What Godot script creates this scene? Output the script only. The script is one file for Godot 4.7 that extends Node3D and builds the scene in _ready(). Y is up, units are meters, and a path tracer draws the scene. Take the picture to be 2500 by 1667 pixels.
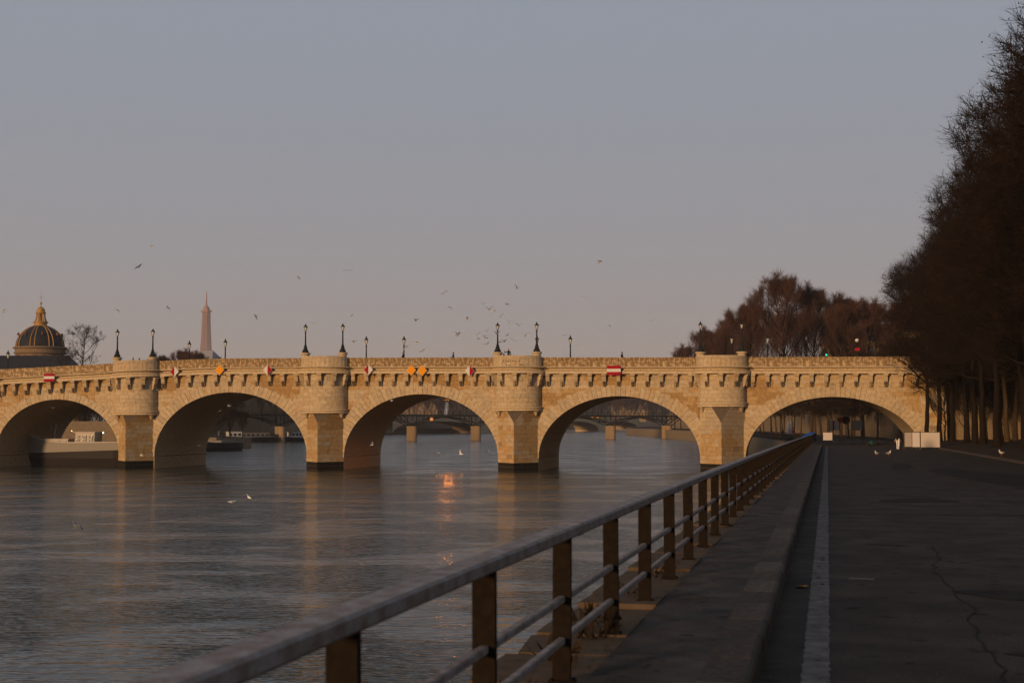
extends Node3D
# A stone bridge over a wide river at first light, seen from the quay road; y up, metres, the road by the camera is y = 0.

const WATER := -4.1
const BA := 0.1797689            # turn of the bridge against the picture plane (10.3 degrees)
const BZ := -175.0               # the bridge's middle
const RA := 0.2181662            # heading of the quay road (12.5 degrees to the right)
const DEPTH := 17.0              # width of the bridge from face to face

var used := {}
var T := {}                      # textures
var M := {}                      # materials
var rng := RandomNumberGenerator.new()

# ---------------------------------------------------------------- geometry collector
class G:
	var v := PackedVector3Array()
	var n := PackedVector3Array()
	var c := PackedColorArray()
	var col := Color(1, 1, 1)
	func p(a: Vector3, m: Vector3):
		v.append(a); n.append(m); c.append(col)
	func tri(a: Vector3, b: Vector3, d: Vector3):       # counter-clockwise seen from outside
		var m := (b - a).cross(d - a).normalized()
		p(a, m); p(d, m); p(b, m)
	func trin(a: Vector3, b: Vector3, d: Vector3, na: Vector3, nb: Vector3, nd: Vector3):
		p(a, na); p(d, nd); p(b, nb)
	func quad(a: Vector3, b: Vector3, d: Vector3, e: Vector3):
		tri(a, b, d); tri(a, d, e)
	func quadn(a: Vector3, b: Vector3, d: Vector3, e: Vector3, na: Vector3, nb: Vector3, nd: Vector3, ne: Vector3):
		trin(a, b, d, na, nb, nd); trin(a, d, e, na, nd, ne)
	func prism(pts: Array, off: Vector3):               # a convex outline pushed along off
		var k := pts.size()
		var m := Vector3.ZERO
		for i in range(1, k - 1):
			m += (pts[i] - pts[0]).cross(pts[i + 1] - pts[0])
		var q := pts
		if m.dot(off) > 0.0:
			q = pts.duplicate(); q.reverse()
		for i in range(1, k - 1):
			tri(q[0], q[i], q[i + 1])
			tri(q[0] + off, q[i + 1] + off, q[i] + off)
		for i in k:
			var a: Vector3 = q[i]
			var b: Vector3 = q[(i + 1) % k]
			quad(b, a, a + off, b + off)
	func box(o: Vector3, s: Vector3, b := Basis.IDENTITY):
		var h := s * 0.5
		prism([o + b * Vector3(-h.x, -h.y, -h.z), o + b * Vector3(h.x, -h.y, -h.z), o + b * Vector3(h.x, -h.y, h.z), o + b * Vector3(-h.x, -h.y, h.z)], b * Vector3(0, s.y, 0))
	func bevel(o: Vector3, s: Vector3, e: float, b := Basis.IDENTITY):   # box whose edges along z are cut off
		var h := s * 0.5
		var pts := []
		for q in [[-h.x + e, -h.y], [h.x - e, -h.y], [h.x, -h.y + e], [h.x, h.y - e], [h.x - e, h.y], [-h.x + e, h.y], [-h.x, h.y - e], [-h.x, -h.y + e]]:
			pts.append(o + b * Vector3(q[0], q[1], -h.z))
		prism(pts, b * Vector3(0, 0, s.z))
	func ring(o: Vector3, d: Vector3, r: float, k: int) -> Array:
		var a := d.cross(Vector3.UP if absf(d.y) < 0.9 else Vector3.RIGHT).normalized()
		var b := a.cross(d).normalized()
		var out := []
		for i in k:
			var t := TAU * i / k
			out.append(a * cos(t) * r + b * sin(t) * r)
		return out
	func tube(a: Vector3, b: Vector3, r0: float, r1: float, k := 6):
		path([a, b], [r0, r1], k)
	func path(pts: Array, rad: Array, k := 6):
		var last := []
		for i in pts.size():
			var d: Vector3 = (pts[mini(i + 1, pts.size() - 1)] - pts[maxi(i - 1, 0)]).normalized()
			var q := ring(pts[i], d, 1.0, k)
			if i > 0:
				var o: Vector3 = pts[i - 1]
				for j in k:
					var j2 := (j + 1) % k
					quadn(o + last[j] * rad[i - 1], pts[i] + q[j] * rad[i], pts[i] + q[j2] * rad[i], o + last[j2] * rad[i - 1], last[j], q[j], q[j2], last[j2])
			last = q
		if rad[-1] > 0.004 and k > 3:
			var e: Vector3 = pts[-1]
			for j in range(1, k - 1):
				tri(e + last[0] * rad[-1], e + last[j + 1] * rad[-1], e + last[j] * rad[-1])
	func lathe(o: Vector3, prof: Array, k := 14, a0 := 0.0, a1 := TAU):
		for i in prof.size() - 1:
			var p0: Vector2 = prof[i]
			var p1: Vector2 = prof[i + 1]
			var t := (p1 - p0).normalized()
			for j in k:
				var x0 := Vector3(cos(a0 + (a1 - a0) * j / k), 0, sin(a0 + (a1 - a0) * j / k))
				var x1 := Vector3(cos(a0 + (a1 - a0) * (j + 1) / k), 0, sin(a0 + (a1 - a0) * (j + 1) / k))
				var n0 := Vector3(x0.x * t.y, -t.x, x0.z * t.y)
				var n1 := Vector3(x1.x * t.y, -t.x, x1.z * t.y)
				quadn(o + x0 * p0.x + Vector3(0, p0.y, 0), o + x0 * p1.x + Vector3(0, p1.y, 0), o + x1 * p1.x + Vector3(0, p1.y, 0), o + x1 * p0.x + Vector3(0, p0.y, 0), n0, n0, n1, n1)
	func ball(o: Vector3, s: Vector3, k := 8):
		for i in k:
			for j in k * 2:
				var q := []
				for w in [[i, j], [i + 1, j], [i + 1, j + 1], [i, j + 1]]:
					var la: float = PI * w[0] / k
					var lo: float = PI * w[1] / k
					q.append(Vector3(sin(la) * cos(lo), cos(la), sin(la) * sin(lo)))
				quadn(o + q[0] * s, o + q[3] * s, o + q[2] * s, o + q[1] * s, (q[0] / s).normalized(), (q[3] / s).normalized(), (q[2] / s).normalized(), (q[1] / s).normalized())
	func mesh(colors := false) -> ArrayMesh:
		var a := []
		a.resize(Mesh.ARRAY_MAX)
		a[Mesh.ARRAY_VERTEX] = v
		a[Mesh.ARRAY_NORMAL] = n
		if colors:
			a[Mesh.ARRAY_COLOR] = c
		var m := ArrayMesh.new()
		m.add_surface_from_arrays(Mesh.PRIMITIVE_TRIANGLES, a)
		return m

# ---------------------------------------------------------------- naming
func numbered(called: String, parent: Node = null) -> String:
	var key := called if parent == null else str(parent.get_instance_id()) + called
	used[key] = used.get(key, -1) + 1
	return called if used[key] == 0 else "%s_%03d" % [called, used[key]]

func thing(called: String, label: String, category: String, at := Vector3.ZERO, turn := 0.0, group := "") -> Node3D:
	var o := Node3D.new()
	o.name = numbered(called)
	add_child(o)
	o.position = at
	o.rotation.y = turn
	tag(o, label, category, group)
	return o

func tag(o: Node, label: String, category: String, group := ""):
	o.set_meta("label", label)
	o.set_meta("category", category)
	if group != "":
		o.set_meta("group", group)

func part(called: String, g, m: Material, parent: Node) -> MeshInstance3D:
	var o := MeshInstance3D.new()
	o.mesh = g.mesh() if g is G else g
	o.material_override = m
	o.name = numbered(called, null if parent == self else parent)
	parent.add_child(o)
	return o

func single(called: String, g, m: Material, label: String, category: String, at := Vector3.ZERO, turn := 0.0, group := "") -> MeshInstance3D:
	var o := part(called, g, m, self)
	o.position = at
	o.rotation.y = turn
	tag(o, label, category, group)
	return o

func structure(called: String, g, m: Material) -> MeshInstance3D:
	var o := part(called, g, m, self)
	o.set_meta("kind", "structure")
	return o

func copy(o: Node3D, at: Vector3, turn: float, label := "", group := "") -> Node3D:
	var d: Node3D = o.duplicate()
	var base := String(o.name)
	if base.substr(base.length() - 4).begins_with("_") and base.substr(base.length() - 3).is_valid_int():
		base = base.substr(0, base.length() - 4)
	d.name = numbered(base)
	add_child(d)
	d.position = at
	d.rotation.y = turn
	if label != "":
		d.set_meta("label", label)
	if group != "":
		d.set_meta("group", group)
	return d

# ---------------------------------------------------------------- frames of reference
func bp(u: float, h: float, w: float) -> Vector3:       # along the bridge, height, towards the viewer from its face
	return Vector3(u * cos(BA) - w * sin(BA), h, BZ + u * sin(BA) + w * cos(BA))

func fall(s: float) -> float:                           # the road sinks a little towards the bridge
	return -0.75 * pow(clampf(s, 0.0, 400.0) / 165.0, 1.25) if s < 175.0 else -0.806

func rp(s: float, n: float, h: float) -> Vector3:       # along the road, to its right, above its surface
	return Vector3(s * sin(RA) + n * cos(RA), fall(s) + h, -s * cos(RA) + n * sin(RA))

func lerp_list(list: Array, x: float) -> float:
	if x <= list[0][0]:
		return list[0][1]
	for i in list.size() - 1:
		if x <= list[i + 1][0]:
			var t: float = (x - list[i][0]) / (list[i + 1][0] - list[i][0])
			return lerpf(list[i][1], list[i + 1][1], t)
	return list[-1][1]

# ---------------------------------------------------------------- textures and materials
func noise(freq: float, seed_: int, oct := 4, gain := 0.5) -> FastNoiseLite:
	var f := FastNoiseLite.new()
	f.noise_type = FastNoiseLite.TYPE_SIMPLEX_SMOOTH
	f.frequency = freq
	f.seed = seed_
	f.fractal_octaves = oct
	f.fractal_gain = gain
	return f

func mottled(size: int, f1: float, f2: float, lo: Color, hi: Color, seed_: int, mix := 0.55, contrast := 1.4) -> ImageTexture:
	var a := noise(f1, seed_, 4).get_seamless_image(size, size)
	var b := noise(f2, seed_ + 7, 3).get_seamless_image(size, size)
	var im := Image.create(size, size, false, Image.FORMAT_RGB8)
	for y in size:
		for x in size:
			var t := a.get_pixel(x, y).r * mix + b.get_pixel(x, y).r * (1.0 - mix)
			t = clampf((t - 0.5) * contrast + 0.5, 0.0, 1.0)
			im.set_pixel(x, y, lo.lerp(hi, t))
	im.generate_mipmaps()
	return ImageTexture.create_from_image(im)

func weathered(size: int, seed_: int) -> ImageTexture:  # limestone: soft mottling, grain, and run-off that has washed down it
	var a := noise(0.010, seed_, 4).get_seamless_image(size, size)
	var b := noise(0.10, seed_ + 7, 3).get_seamless_image(size, size)
	var c := noise(0.03, seed_ + 9, 4).get_seamless_image(size, size)
	var im := Image.create(size, size, false, Image.FORMAT_RGB8)
	for y in size:
		for x in size:
			var t := clampf((a.get_pixel(x, y).r * 0.65 + b.get_pixel(x, y).r * 0.2 - 0.42) * 1.6 + 0.5, 0.0, 1.0)
			var run := clampf((c.get_pixel(x, y / 9).r - 0.62) * 4.0, 0.0, 1.0) * clampf((a.get_pixel(y, x).r - 0.42) * 4.0, 0.0, 1.0)
			var k := Color(0.84, 0.79, 0.72).lerp(Color(1.0, 0.99, 0.97), t)
			im.set_pixel(x, y, k.lerp(Color(0.46, 0.40, 0.34), run * 0.5))
	im.generate_mipmaps()
	return ImageTexture.create_from_image(im)

func tarmac(size: int, seed_: int) -> ImageTexture:     # grit, polished lanes' blotches, oil and tar spots
	var a := noise(0.006, seed_, 3).get_seamless_image(size, size)
	var b := noise(0.22, seed_ + 1, 2).get_seamless_image(size, size)
	var c := noise(0.018, seed_ + 2, 3).get_seamless_image(size, size)
	var r := RandomNumberGenerator.new()
	r.seed = seed_
	var im := Image.create(size, size, false, Image.FORMAT_RGB8)
	for y in size:
		for x in size:
			var t := a.get_pixel(x, y).r * 0.45 + b.get_pixel(x, y).r * 0.35 + r.randf() * 0.30
			t = clampf((t - 0.5) * 1.5 + 0.5, 0.0, 1.0)
			var v := lerpf(0.50, 1.0, t)
			var spot := clampf((c.get_pixel(x, y).r - 0.74) * 6.0, 0.0, 1.0)
			v *= 1.0 - 0.4 * spot
			im.set_pixel(x, y, Color(v, v * 0.985, v * 0.965))
	im.generate_mipmaps()
	return ImageTexture.create_from_image(im)

func streaked(size: int, seed_: int) -> ImageTexture:   # rain-washed soot in vertical runs with gaps between them
	var a := noise(0.035, seed_, 4).get_seamless_image(size, size)
	var b := noise(0.012, seed_ + 3, 3).get_seamless_image(size, size)
	var im := Image.create(size, size, false, Image.FORMAT_RGB8)
	for y in size:
		for x in size:
			var run := a.get_pixel(x, (y / 7) % size).r
			var patch := b.get_pixel(x, y).r
			var t := clampf((run * 0.75 + patch * 0.7 - 0.62) * 2.4, 0.0, 1.0)
			im.set_pixel(x, y, Color(0.66, 0.60, 0.53).lerp(Color(1, 0.98, 0.95), t))
	im.generate_mipmaps()
	return ImageTexture.create_from_image(im)

func mat(called: String, lin: Color, rough := 0.85, tex: Texture2D = null, scale := 0.3, metal := 0.0) -> StandardMaterial3D:
	var m := StandardMaterial3D.new()
	m.resource_name = called
	m.albedo_color = lin.linear_to_srgb()
	m.roughness = rough
	m.metallic = metal
	if rough >= 0.5:
		m.metallic_specular = 0.2
	if tex:
		m.albedo_texture = tex
		m.uv1_triplanar = true
		m.uv1_world_triplanar = true
		m.uv1_scale = Vector3(scale, scale, scale)
	M[called] = m
	return m

func materials():
	T.stone = weathered(768, 11)
	T.tar = tarmac(1024, 61)
	T.rust = mottled(256, 0.03, 0.2, Color(0.78, 0.70, 0.64), Color(1, 1, 1), 71, 0.6, 2.4)
	T.streak = streaked(512, 21)
	T.grit = mottled(512, 0.02, 0.3, Color(0.55, 0.55, 0.56), Color(1, 1, 1), 31, 0.35, 1.8)
	T.bark = mottled(256, 0.03, 0.12, Color(0.5, 0.48, 0.45), Color(1, 1, 1), 41, 0.5, 2.0)
	# the bridge's limestone in the tones that weathering has given its blocks
	var tones := [[0.50, 0.41, 0.29], [0.47, 0.37, 0.245], [0.44, 0.305, 0.155], [0.36, 0.235, 0.11], [0.44, 0.365, 0.265], [0.30, 0.225, 0.15]]
	for i in tones.size():
		mat("limestone_%d" % i, Color(tones[i][0], tones[i][1], tones[i][2]), 0.92, T.stone, 0.22)
	mat("limestone_joint", Color(0.27, 0.205, 0.135), 0.95, T.stone, 0.3)
	mat("limestone_soot", Color(0.45, 0.35, 0.22), 0.95, T.streak, 0.24)
	mat("limestone_pale", Color(0.54, 0.445, 0.315), 0.9, T.stone, 0.25)
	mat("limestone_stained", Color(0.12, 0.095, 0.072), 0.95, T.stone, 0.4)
	mat("limestone_wet", Color(0.020, 0.019, 0.016), 0.5, T.stone, 0.5)
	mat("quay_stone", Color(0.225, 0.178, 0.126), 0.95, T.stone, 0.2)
	mat("coping_worn", Color(0.10, 0.072, 0.05), 0.95, T.stone, 0.5)
	mat("asphalt", Color(0.062, 0.050, 0.042), 0.9, T.tar, 0.11)
	mat("asphalt_new", Color(0.030, 0.0245, 0.0215), 0.88, T.tar, 0.17)
	mat("pavement_asphalt", Color(0.092, 0.076, 0.066), 0.92, T.tar, 0.21)
	mat("kerb_granite", Color(0.112, 0.086, 0.066), 0.88, T.grit, 0.9)
	mat("kerb_light", Color(0.135, 0.108, 0.084), 0.88, T.grit, 0.8)
	mat("kerb_dark", Color(0.092, 0.070, 0.054), 0.88, T.grit, 1.0)
	mat("road_paint", Color(0.19, 0.16, 0.145), 0.85, T.tar, 0.5)
	mat("earth", Color(0.055, 0.036, 0.023), 0.98, T.grit, 0.3)
	mat("rail_paint", Color(0.24, 0.215, 0.205), 0.6, T.rust, 0.8)
	mat("post_paint", Color(0.020, 0.0135, 0.009), 0.85, T.grit, 1.2)
	mat("bark", Color(0.022, 0.015, 0.011), 0.95, T.bark, 1.3)
	mat("bark_pale", Color(0.105, 0.07, 0.04), 0.95, T.bark, 1.1)
	mat("twig", Color(0.016, 0.010, 0.007), 0.95)
	mat("twig_red", Color(0.070, 0.034, 0.023), 0.95)
	mat("iron", Color(0.012, 0.014, 0.013), 0.5)
	mat("slate", Color(0.030, 0.034, 0.042), 0.6, T.grit, 0.3)
	mat("gilt", Color(0.34, 0.19, 0.055), 0.6, null, 1.0, 0.2)
	mat("zinc", Color(0.42, 0.40, 0.40), 0.5, T.grit, 0.2)
	mat("facade", Color(0.22, 0.165, 0.11), 0.92, T.stone, 0.12)
	mat("brick_red", Color(0.30, 0.095, 0.045), 0.9, T.grit, 0.6)
	mat("window_dark", Color(0.02, 0.022, 0.026), 0.15)
	mat("white_paint", Color(0.46, 0.40, 0.36), 0.6)
	mat("signal_red", Color(0.27, 0.006, 0.016), 0.8)
	mat("signal_white", Color(0.52, 0.50, 0.46), 0.8)
	mat("signal_orange", Color(0.66, 0.25, 0.008), 0.8)
	mat("hull_dark", Color(0.022, 0.018, 0.018), 0.5)
	mat("hull_pale", Color(0.22, 0.20, 0.17), 0.55)
	mat("tower_iron", Color(0.24, 0.125, 0.09), 0.7)
	mat("blue_cloth", Color(0.02, 0.14, 0.34), 0.8)
	mat("red_cloth", Color(0.32, 0.015, 0.02), 0.8)
	mat("teal_cloth", Color(0.015, 0.07, 0.06), 0.8)
	mat("wood_orange", Color(0.30, 0.12, 0.03), 0.8)
	var gl := mat("lantern_glass", Color(0.55, 0.52, 0.44), 0.25)
	gl.transparency = BaseMaterial3D.TRANSPARENCY_ALPHA
	gl.albedo_color.a = 0.55
	var vc := mat("vertex_tinted", Color(1, 1, 1), 0.85)
	vc.vertex_color_use_as_albedo = true
	water_material()

func water_material():
	var size := 2048
	var bi := noise(0.007, 51, 3, 0.55).get_seamless_image(size * 2 / 5, size)
	var mi := noise(0.055, 52, 3, 0.6).get_seamless_image(size * 2 / 5, size)
	bi.resize(size, size, Image.INTERPOLATE_CUBIC)      # crests lie across the stream
	mi.resize(size, size, Image.INTERPOLATE_CUBIC)
	var big := bi.get_data()
	var mid := mi.get_data()
	var gate := noise(0.0022, 53, 3, 0.55).get_seamless_image(size, size).get_data()
	var h := PackedFloat32Array()
	h.resize(size * size)
	for i in size * size:
		var k := clampf((gate[i] - 66.0) / 60.0, 0.30, 1.0)     # slicks of calmer water between rippled reaches
		h[i] = big[i] / 255.0 * 0.42 * (0.5 + 0.5 * k) + mid[i] / 255.0 * 0.37 * k
	var im := Image.create_from_data(size, size, false, Image.FORMAT_RF, h.to_byte_array())
	im.bump_map_to_normal_map(4.0)
	im.generate_mipmaps()
	var m := mat("river_water", Color(0.024, 0.030, 0.023), 0.105)
	m.metallic_specular = 0.28
	m.normal_enabled = true
	m.normal_texture = ImageTexture.create_from_image(im)
	m.normal_scale = 2.7
	m.uv1_triplanar = true
	m.uv1_world_triplanar = true
	m.uv1_scale = Vector3(0.0155, 0.0155, 0.022)

const GULLS_SKY := [[-42.1, 22.3, -165.3], [-41.4, 19.0, -156.7], [-26.5, 19.8, -175.7], [-18.6, 18.9, -160.1], [-27.9, 13.4, -154.3], [-42.8, 16.0, -176.1], [-58.4, 18.4, -209.7], [-22.8, 17.1, -202.0], [-28.1, 15.7, -199.7], [-11.2, 13.6, -164.4], [-13.8, 11.6, -184.9], [-11.3, 11.2, -168.0], [-10.2, 9.9, -161.2], [-17.5, 10.7, -156.9], [6.9, 14.5, -112], [20.9, 16.9, -210.3], [10.4, 19.6, -203.9], [7.5, 14.2, -202.4], [13.9, 15.6, -202.0], [-58.3, 14.5, -162.6], [-8.1, 17.3, -170.1], [-8.4, 17.3, -190.8], [-4.4, 12.0, -140], [-4.2, 19.0, -205.6], [-0.7, 19.0, -207.2], [-2.5, 14.2, -155.6], [-2.4, 16.5, -189.4], [-1.4, 16.3, -193.7], [-0.4, 14.7, -182.9], [0.8, 12.8, -161.6], [0.6, 18.9, -180.8], [-5.4, 10.4, -140], [-5.0, 14.7, -210.7], [-4.9, 13.9, -206.3], [-3.3, 13.7, -185.6], [-3.2, 11.9, -169.5], [-3.7, 14.6, -209.1], [-3.2, 12.2, -187.2], [-4.0, 13.1, -207.4], [-1.7, 13.4, -205.1], [-1.0, 12.2, -183.0], [0.2, 12.0, -176.9], [-0.6, 13.4, -188.9], [1.9, 12.9, -178.0], [-1.7, 11.8, -160.5]]
const GULLS_LOW := [[-15.7, -2.6, -80], [-13.8, -2.1, -75], [-20.7, -3.1, -68], [-16.9, -0.9, -172], [-37.7, -1.0, -172], [-42.9, -2.0, -165], [-14.4, 4.4, -170], [-35.7, 3.2, -174], [-34.6, 3.8, -174], [-58.1, 3.6, -180], [-7.8, -1.4, -150], [-2.4, -1.2, -150], [20.9, 2.3, -163], [-5.0, -1.3, -140], [-44.4, 5.8, -178]]

# ---------------------------------------------------------------- the stone bridge
const ARCHES := [[-60.3, 8.76, 4.79, 0.95], [-36.5, 10.25, 5.63, 1.3], [-11.57, 9.85, 5.31, 1.35], [13.13, 9.82, 4.99, 1.3], [38.6, 10.3, 4.82, 1.35]]   # centre, half span, crown, ring at the crown
const PIERS := [[-71.7, 2.6, 2.75], [-49.3, 2.40, 2.75], [-23.9, 2.42, 2.95], [0.78, 2.50, 3.2], [25.56, 2.60, 3.65]]      # centre, half width, underside of the bastion
const SPRING := -2.6
const BR := 2.86                 # half width of a bastion
const BPROT := 2.05              # how far it stands out
const CUT := 3.1                 # how far a cutwater stands out
const PROFILE := [[-95, 7.6], [-80, 8.3], [-68.6, 8.75], [-60, 9.1], [-52, 9.45], [-46.5, 9.65], [-42, 9.84], [-37, 9.95], [-20, 9.9], [0, 9.78], [22, 9.6], [60, 9.45], [90, 9.4]]
const U0 := -90.0
const U1 := 51.5

func top(u: float) -> float:
	return lerp_list(PROFILE, u)

func arch_under(u: float) -> float:
	for a in ARCHES:
		var x: float = (u - a[0]) / a[1]
		if absf(x) < 1.0:
			return SPRING + (a[2] - SPRING) * sqrt(1.0 - x * x)
	return -5.2

func outline(d: float) -> Array:                 # plan of the face pushed out by d, round every bastion: [u, w]
	var out := []
	var u := U0
	for p in PIERS:
		var a := BR + d
		var b := BPROT + d
		var t0 := asin(clampf(d / b, 0.0, 1.0))
		var us: float = p[0] - a * cos(t0)
		var k := 8
		for i in k:
			out.append([lerpf(u, us, float(i) / k), d])
		for i in 17:
			var t := PI - t0 - (PI - 2.0 * t0) * i / 16.0
			out.append([p[0] + a * cos(t), b * sin(t)])
		u = p[0] + a * cos(t0)
	for i in range(1, 13):
		out.append([lerpf(u, U1, i / 12.0), d])
	return out

func sweep(g: G, prof: Array, lift := 0.0):      # prof: [out, height under the parapet's top], from the bottom up
	var rows := []
	for q in prof:
		var row := []
		for p in outline(q[0]):
			row.append(Vector3(p[0], top(p[0]) + q[1] + lift, p[1]))
		rows.append(row)
	for i in rows.size() - 1:
		for j in rows[i].size() - 1:
			g.quad(rows[i][j], rows[i][j + 1], rows[i + 1][j + 1], rows[i + 1][j])

func stone_tone(u: float, h: float, f: FastNoiseLite) -> int:
	var k := f.get_noise_2d(u, h * 1.6) + rng.randf_range(-0.14, 0.14)
	if k > 0.17: return 3
	if k > 0.0: return 2
	if k > -0.16: return 1
	if k > -0.38: return 0
	return 4

func bridge():
	var root := thing("stone_bridge", "long stone arch bridge with round bastions and carved corbels across the river", "bridge", Vector3(0, 0, BZ), -BA)
	var f := noise(0.11, 77, 3)
	var g := G.new()
	var vault := G.new()
	# core: face behind the blocks, vaults, back, roadway
	var us := []
	var u := U0
	while u < U1:
		us.append(u); u += 0.5
	us.append(U1)
	for a in ARCHES:
		for e in [-1, 1]:
			us.append(a[0] + e * a[1]); us.append(a[0] + e * (a[1] - 0.02)); us.append(a[0] + e * (a[1] - 0.12)); us.append(a[0] + e * (a[1] - 0.3))
	us.sort()
	for i in us.size() - 1:
		var a: float = us[i]
		var b: float = us[i + 1]
		if b - a < 0.0005: continue
		var m := (a + b) * 0.5
		var ya := arch_under(a + 0.0005) if arch_under(m) > -5.0 else -5.2
		var yb := arch_under(b - 0.0005) if arch_under(m) > -5.0 else -5.2
		if ya < SPRING: ya = SPRING if arch_under(m) > -5.0 else -5.2
		if yb < SPRING: yb = SPRING if arch_under(m) > -5.0 else -5.2
		for w in [0.0, -DEPTH]:
			var q := [Vector3(a, ya, w), Vector3(b, yb, w), Vector3(b, top(b) - 1.15, w), Vector3(a, top(a) - 1.15, w)]
			if w < 0: q.reverse()
			g.quad(q[0], q[1], q[2], q[3])
		vault.quad(Vector3(a, ya, 0), Vector3(a, ya, -DEPTH), Vector3(b, yb, -DEPTH), Vector3(b, yb, 0))
	for a in ARCHES:
		for e in [-1, 1]:
			var x: float = a[0] + e * a[1]
			vault.quad(Vector3(x, -5.2, 0), Vector3(x, -5.2, -DEPTH), Vector3(x, SPRING, -DEPTH), Vector3(x, SPRING, 0))
	part("masonry_core", g, M.limestone_joint, root)
	part("vaults", vault, M.limestone_1, root)
	g = G.new()
	for i in 78:
		var a := lerpf(U0, U1, i / 78.0)
		var b := lerpf(U0, U1, (i + 1) / 78.0)
		g.quad(Vector3(a, top(a) - 1.0, 0.2), Vector3(b, top(b) - 1.0, 0.2), Vector3(b, top(b) - 1.0, -DEPTH), Vector3(a, top(a) - 1.0, -DEPTH))
		g.prism([Vector3(a, top(a) - 1.0, -DEPTH), Vector3(b, top(b) - 1.0, -DEPTH), Vector3(b, top(b) - 0.05, -DEPTH), Vector3(a, top(a) - 0.05, -DEPTH)], Vector3(0, 0, 0.4))
	part("roadway", g, M.asphalt, root)
	# rings of wedge-shaped stones
	for a in ARCHES:
		var ring := Node3D.new()
		ring.name = numbered("arch_ring", root)
		root.add_child(ring)
		var b: float = a[2] - SPRING
		var pts := []
		var run := 0.0
		var last := Vector2(a[1], 0)
		for i in 401:
			var t := PI * i / 400.0
			var q := Vector2(a[1] * cos(t), b * sin(t))
			run += q.distance_to(last)
			last = q
			pts.append([run, t])
		var cnt := int(round(run / 0.56)) | 1
		for i in cnt:
			var t0 := lerp_list(pts, run * i / cnt)
			var t1 := lerp_list(pts, run * (i + 1) / cnt)
			var tm := (t0 + t1) * 0.5
			var e: float = a[3] + 0.75 * pow(1.0 - sin(tm), 1.0) + (0.16 if i % 2 == 0 else -0.10) * (1.0 - pow(sin(tm), 6.0)) + rng.randf_range(-0.05, 0.05)
			var q := []
			var gap := 0.014
			for w in [[t0, 0.0, 1.0], [t1, 0.0, -1.0], [t1, e, -1.0], [t0, e, 1.0]]:
				var pos := Vector2(a[1] * cos(w[0]), b * sin(w[0]))
				var nn := Vector2(cos(w[0]) / a[1], sin(w[0]) / b).normalized()
				var tt := Vector2(-nn.y, nn.x)
				pos += nn * w[1] + tt * gap * w[2]
				q.append(Vector3(a[0] + pos.x, SPRING + pos.y, 0.10 + 0.0))
			var front := rng.randf_range(-0.035, 0.035)
			for k in 4:
				q[k].z += front
			var m := G.new()
			m.prism(q, Vector3(0, 0, -0.7 - front))
			var tone: int = [0, 4, 1, 0, 4, 0, 1][rng.randi() % 7]
			part("voussoir", m, M["limestone_%d" % tone], ring)
		# the same stones run on down the jambs
	# coursed ashlar: collected first, the largest become parts
	var blocks := []
	for i in ARCHES.size():
		var a = ARCHES[i]
		var ul: float = PIERS[i][0] + BR * 0.97
		var ur: float = PIERS[i + 1][0] - BR * 0.97 if i + 1 < PIERS.size() else 51.4
		var ea: float = a[1] + 1.55
		var eb: float = a[2] - SPRING + a[3] - 0.25
		var y := 1.4
		while y < 8.4:
			var y1 := y + 0.5
			var lo := 0.0 if y - SPRING >= eb else ea * sqrt(1.0 - pow((y - SPRING) / eb, 2.0))
			var hi := 0.0 if y1 - SPRING >= eb else ea * sqrt(1.0 - pow((y1 - SPRING) / eb, 2.0))
			if lo <= 0.0:
				course(blocks, ul, ur, ul, ur, y, y1, f)
			else:
				course(blocks, ul, a[0] - lo, ul, a[0] - hi, y, y1, f)
				course(blocks, a[0] + lo, ur, a[0] + hi, ur, y, y1, f)
			y = y1
	for p in PIERS:
		pier(root, blocks, p, f)
	blocks.sort_custom(func(x, y): return x[0] > y[0])
	var rest := {}
	for i in blocks.size():
		var b = blocks[i]
		if i < 300:
			part("ashlar_block", b[1], M["limestone_%d" % b[2]] if b[2] >= 0 else M.limestone_wet, root)
		else:
			if not rest.has(b[2]): rest[b[2]] = G.new()
			rest[b[2]].v.append_array(b[1].v); rest[b[2]].n.append_array(b[1].n)
	for k in rest:
		var o := part("ashlar_facing", rest[k], M["limestone_%d" % k] if k >= 0 else M.limestone_wet, root)
		o.set_meta("kind", "stuff")
	# cornice, parapet
	g = G.new()
	sweep(g, [[0.0, -2.02], [0.80, -2.0], [0.82, -1.70], [0.70, -1.64], [0.52, -1.54], [0.48, -1.40], [0.56, -1.32], [1.0, -1.29], [1.06, -1.26], [1.06, -1.18], [0.98, -1.15], [0.3, -1.12]])
	part("cornice", g, M.limestone_pale, root)
	var path := outline(0.32)
	var inner := outline(-0.1)
	for j in range(0, path.size() - 1):
		var onb := false
		for p in PIERS:
			if absf((path[j][0] + path[j + 1][0]) * 0.5 - p[0]) < BR + 0.2: onb = true
		var lift := 0.17 if onb else 0.0
		var a := Vector3(path[j][0], top(path[j][0]), path[j][1])
		var b := Vector3(path[j + 1][0], top(path[j + 1][0]), path[j + 1][1])
		var c := Vector3(inner[j + 1][0], b.y, inner[j + 1][1])
		var d := Vector3(inner[j][0], a.y, inner[j][1])
		var kx := 0.004
		g = G.new()
		var e := (b - a).normalized() * 0.012
		g.prism([a + e - Vector3(0, 0.17, 0), b - e - Vector3(0, 0.17, 0), c - e - Vector3(0, 0.17, 0), d + e - Vector3(0, 0.17, 0)], Vector3(0, -0.98 + kx, 0))
		part("parapet_slab", g, M["limestone_%d" % [1, 0, 4][rng.randi() % 3]] if onb else M.limestone_soot, root)
		g = G.new()
		var o := Vector3(0, 0, 0.06)
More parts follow.
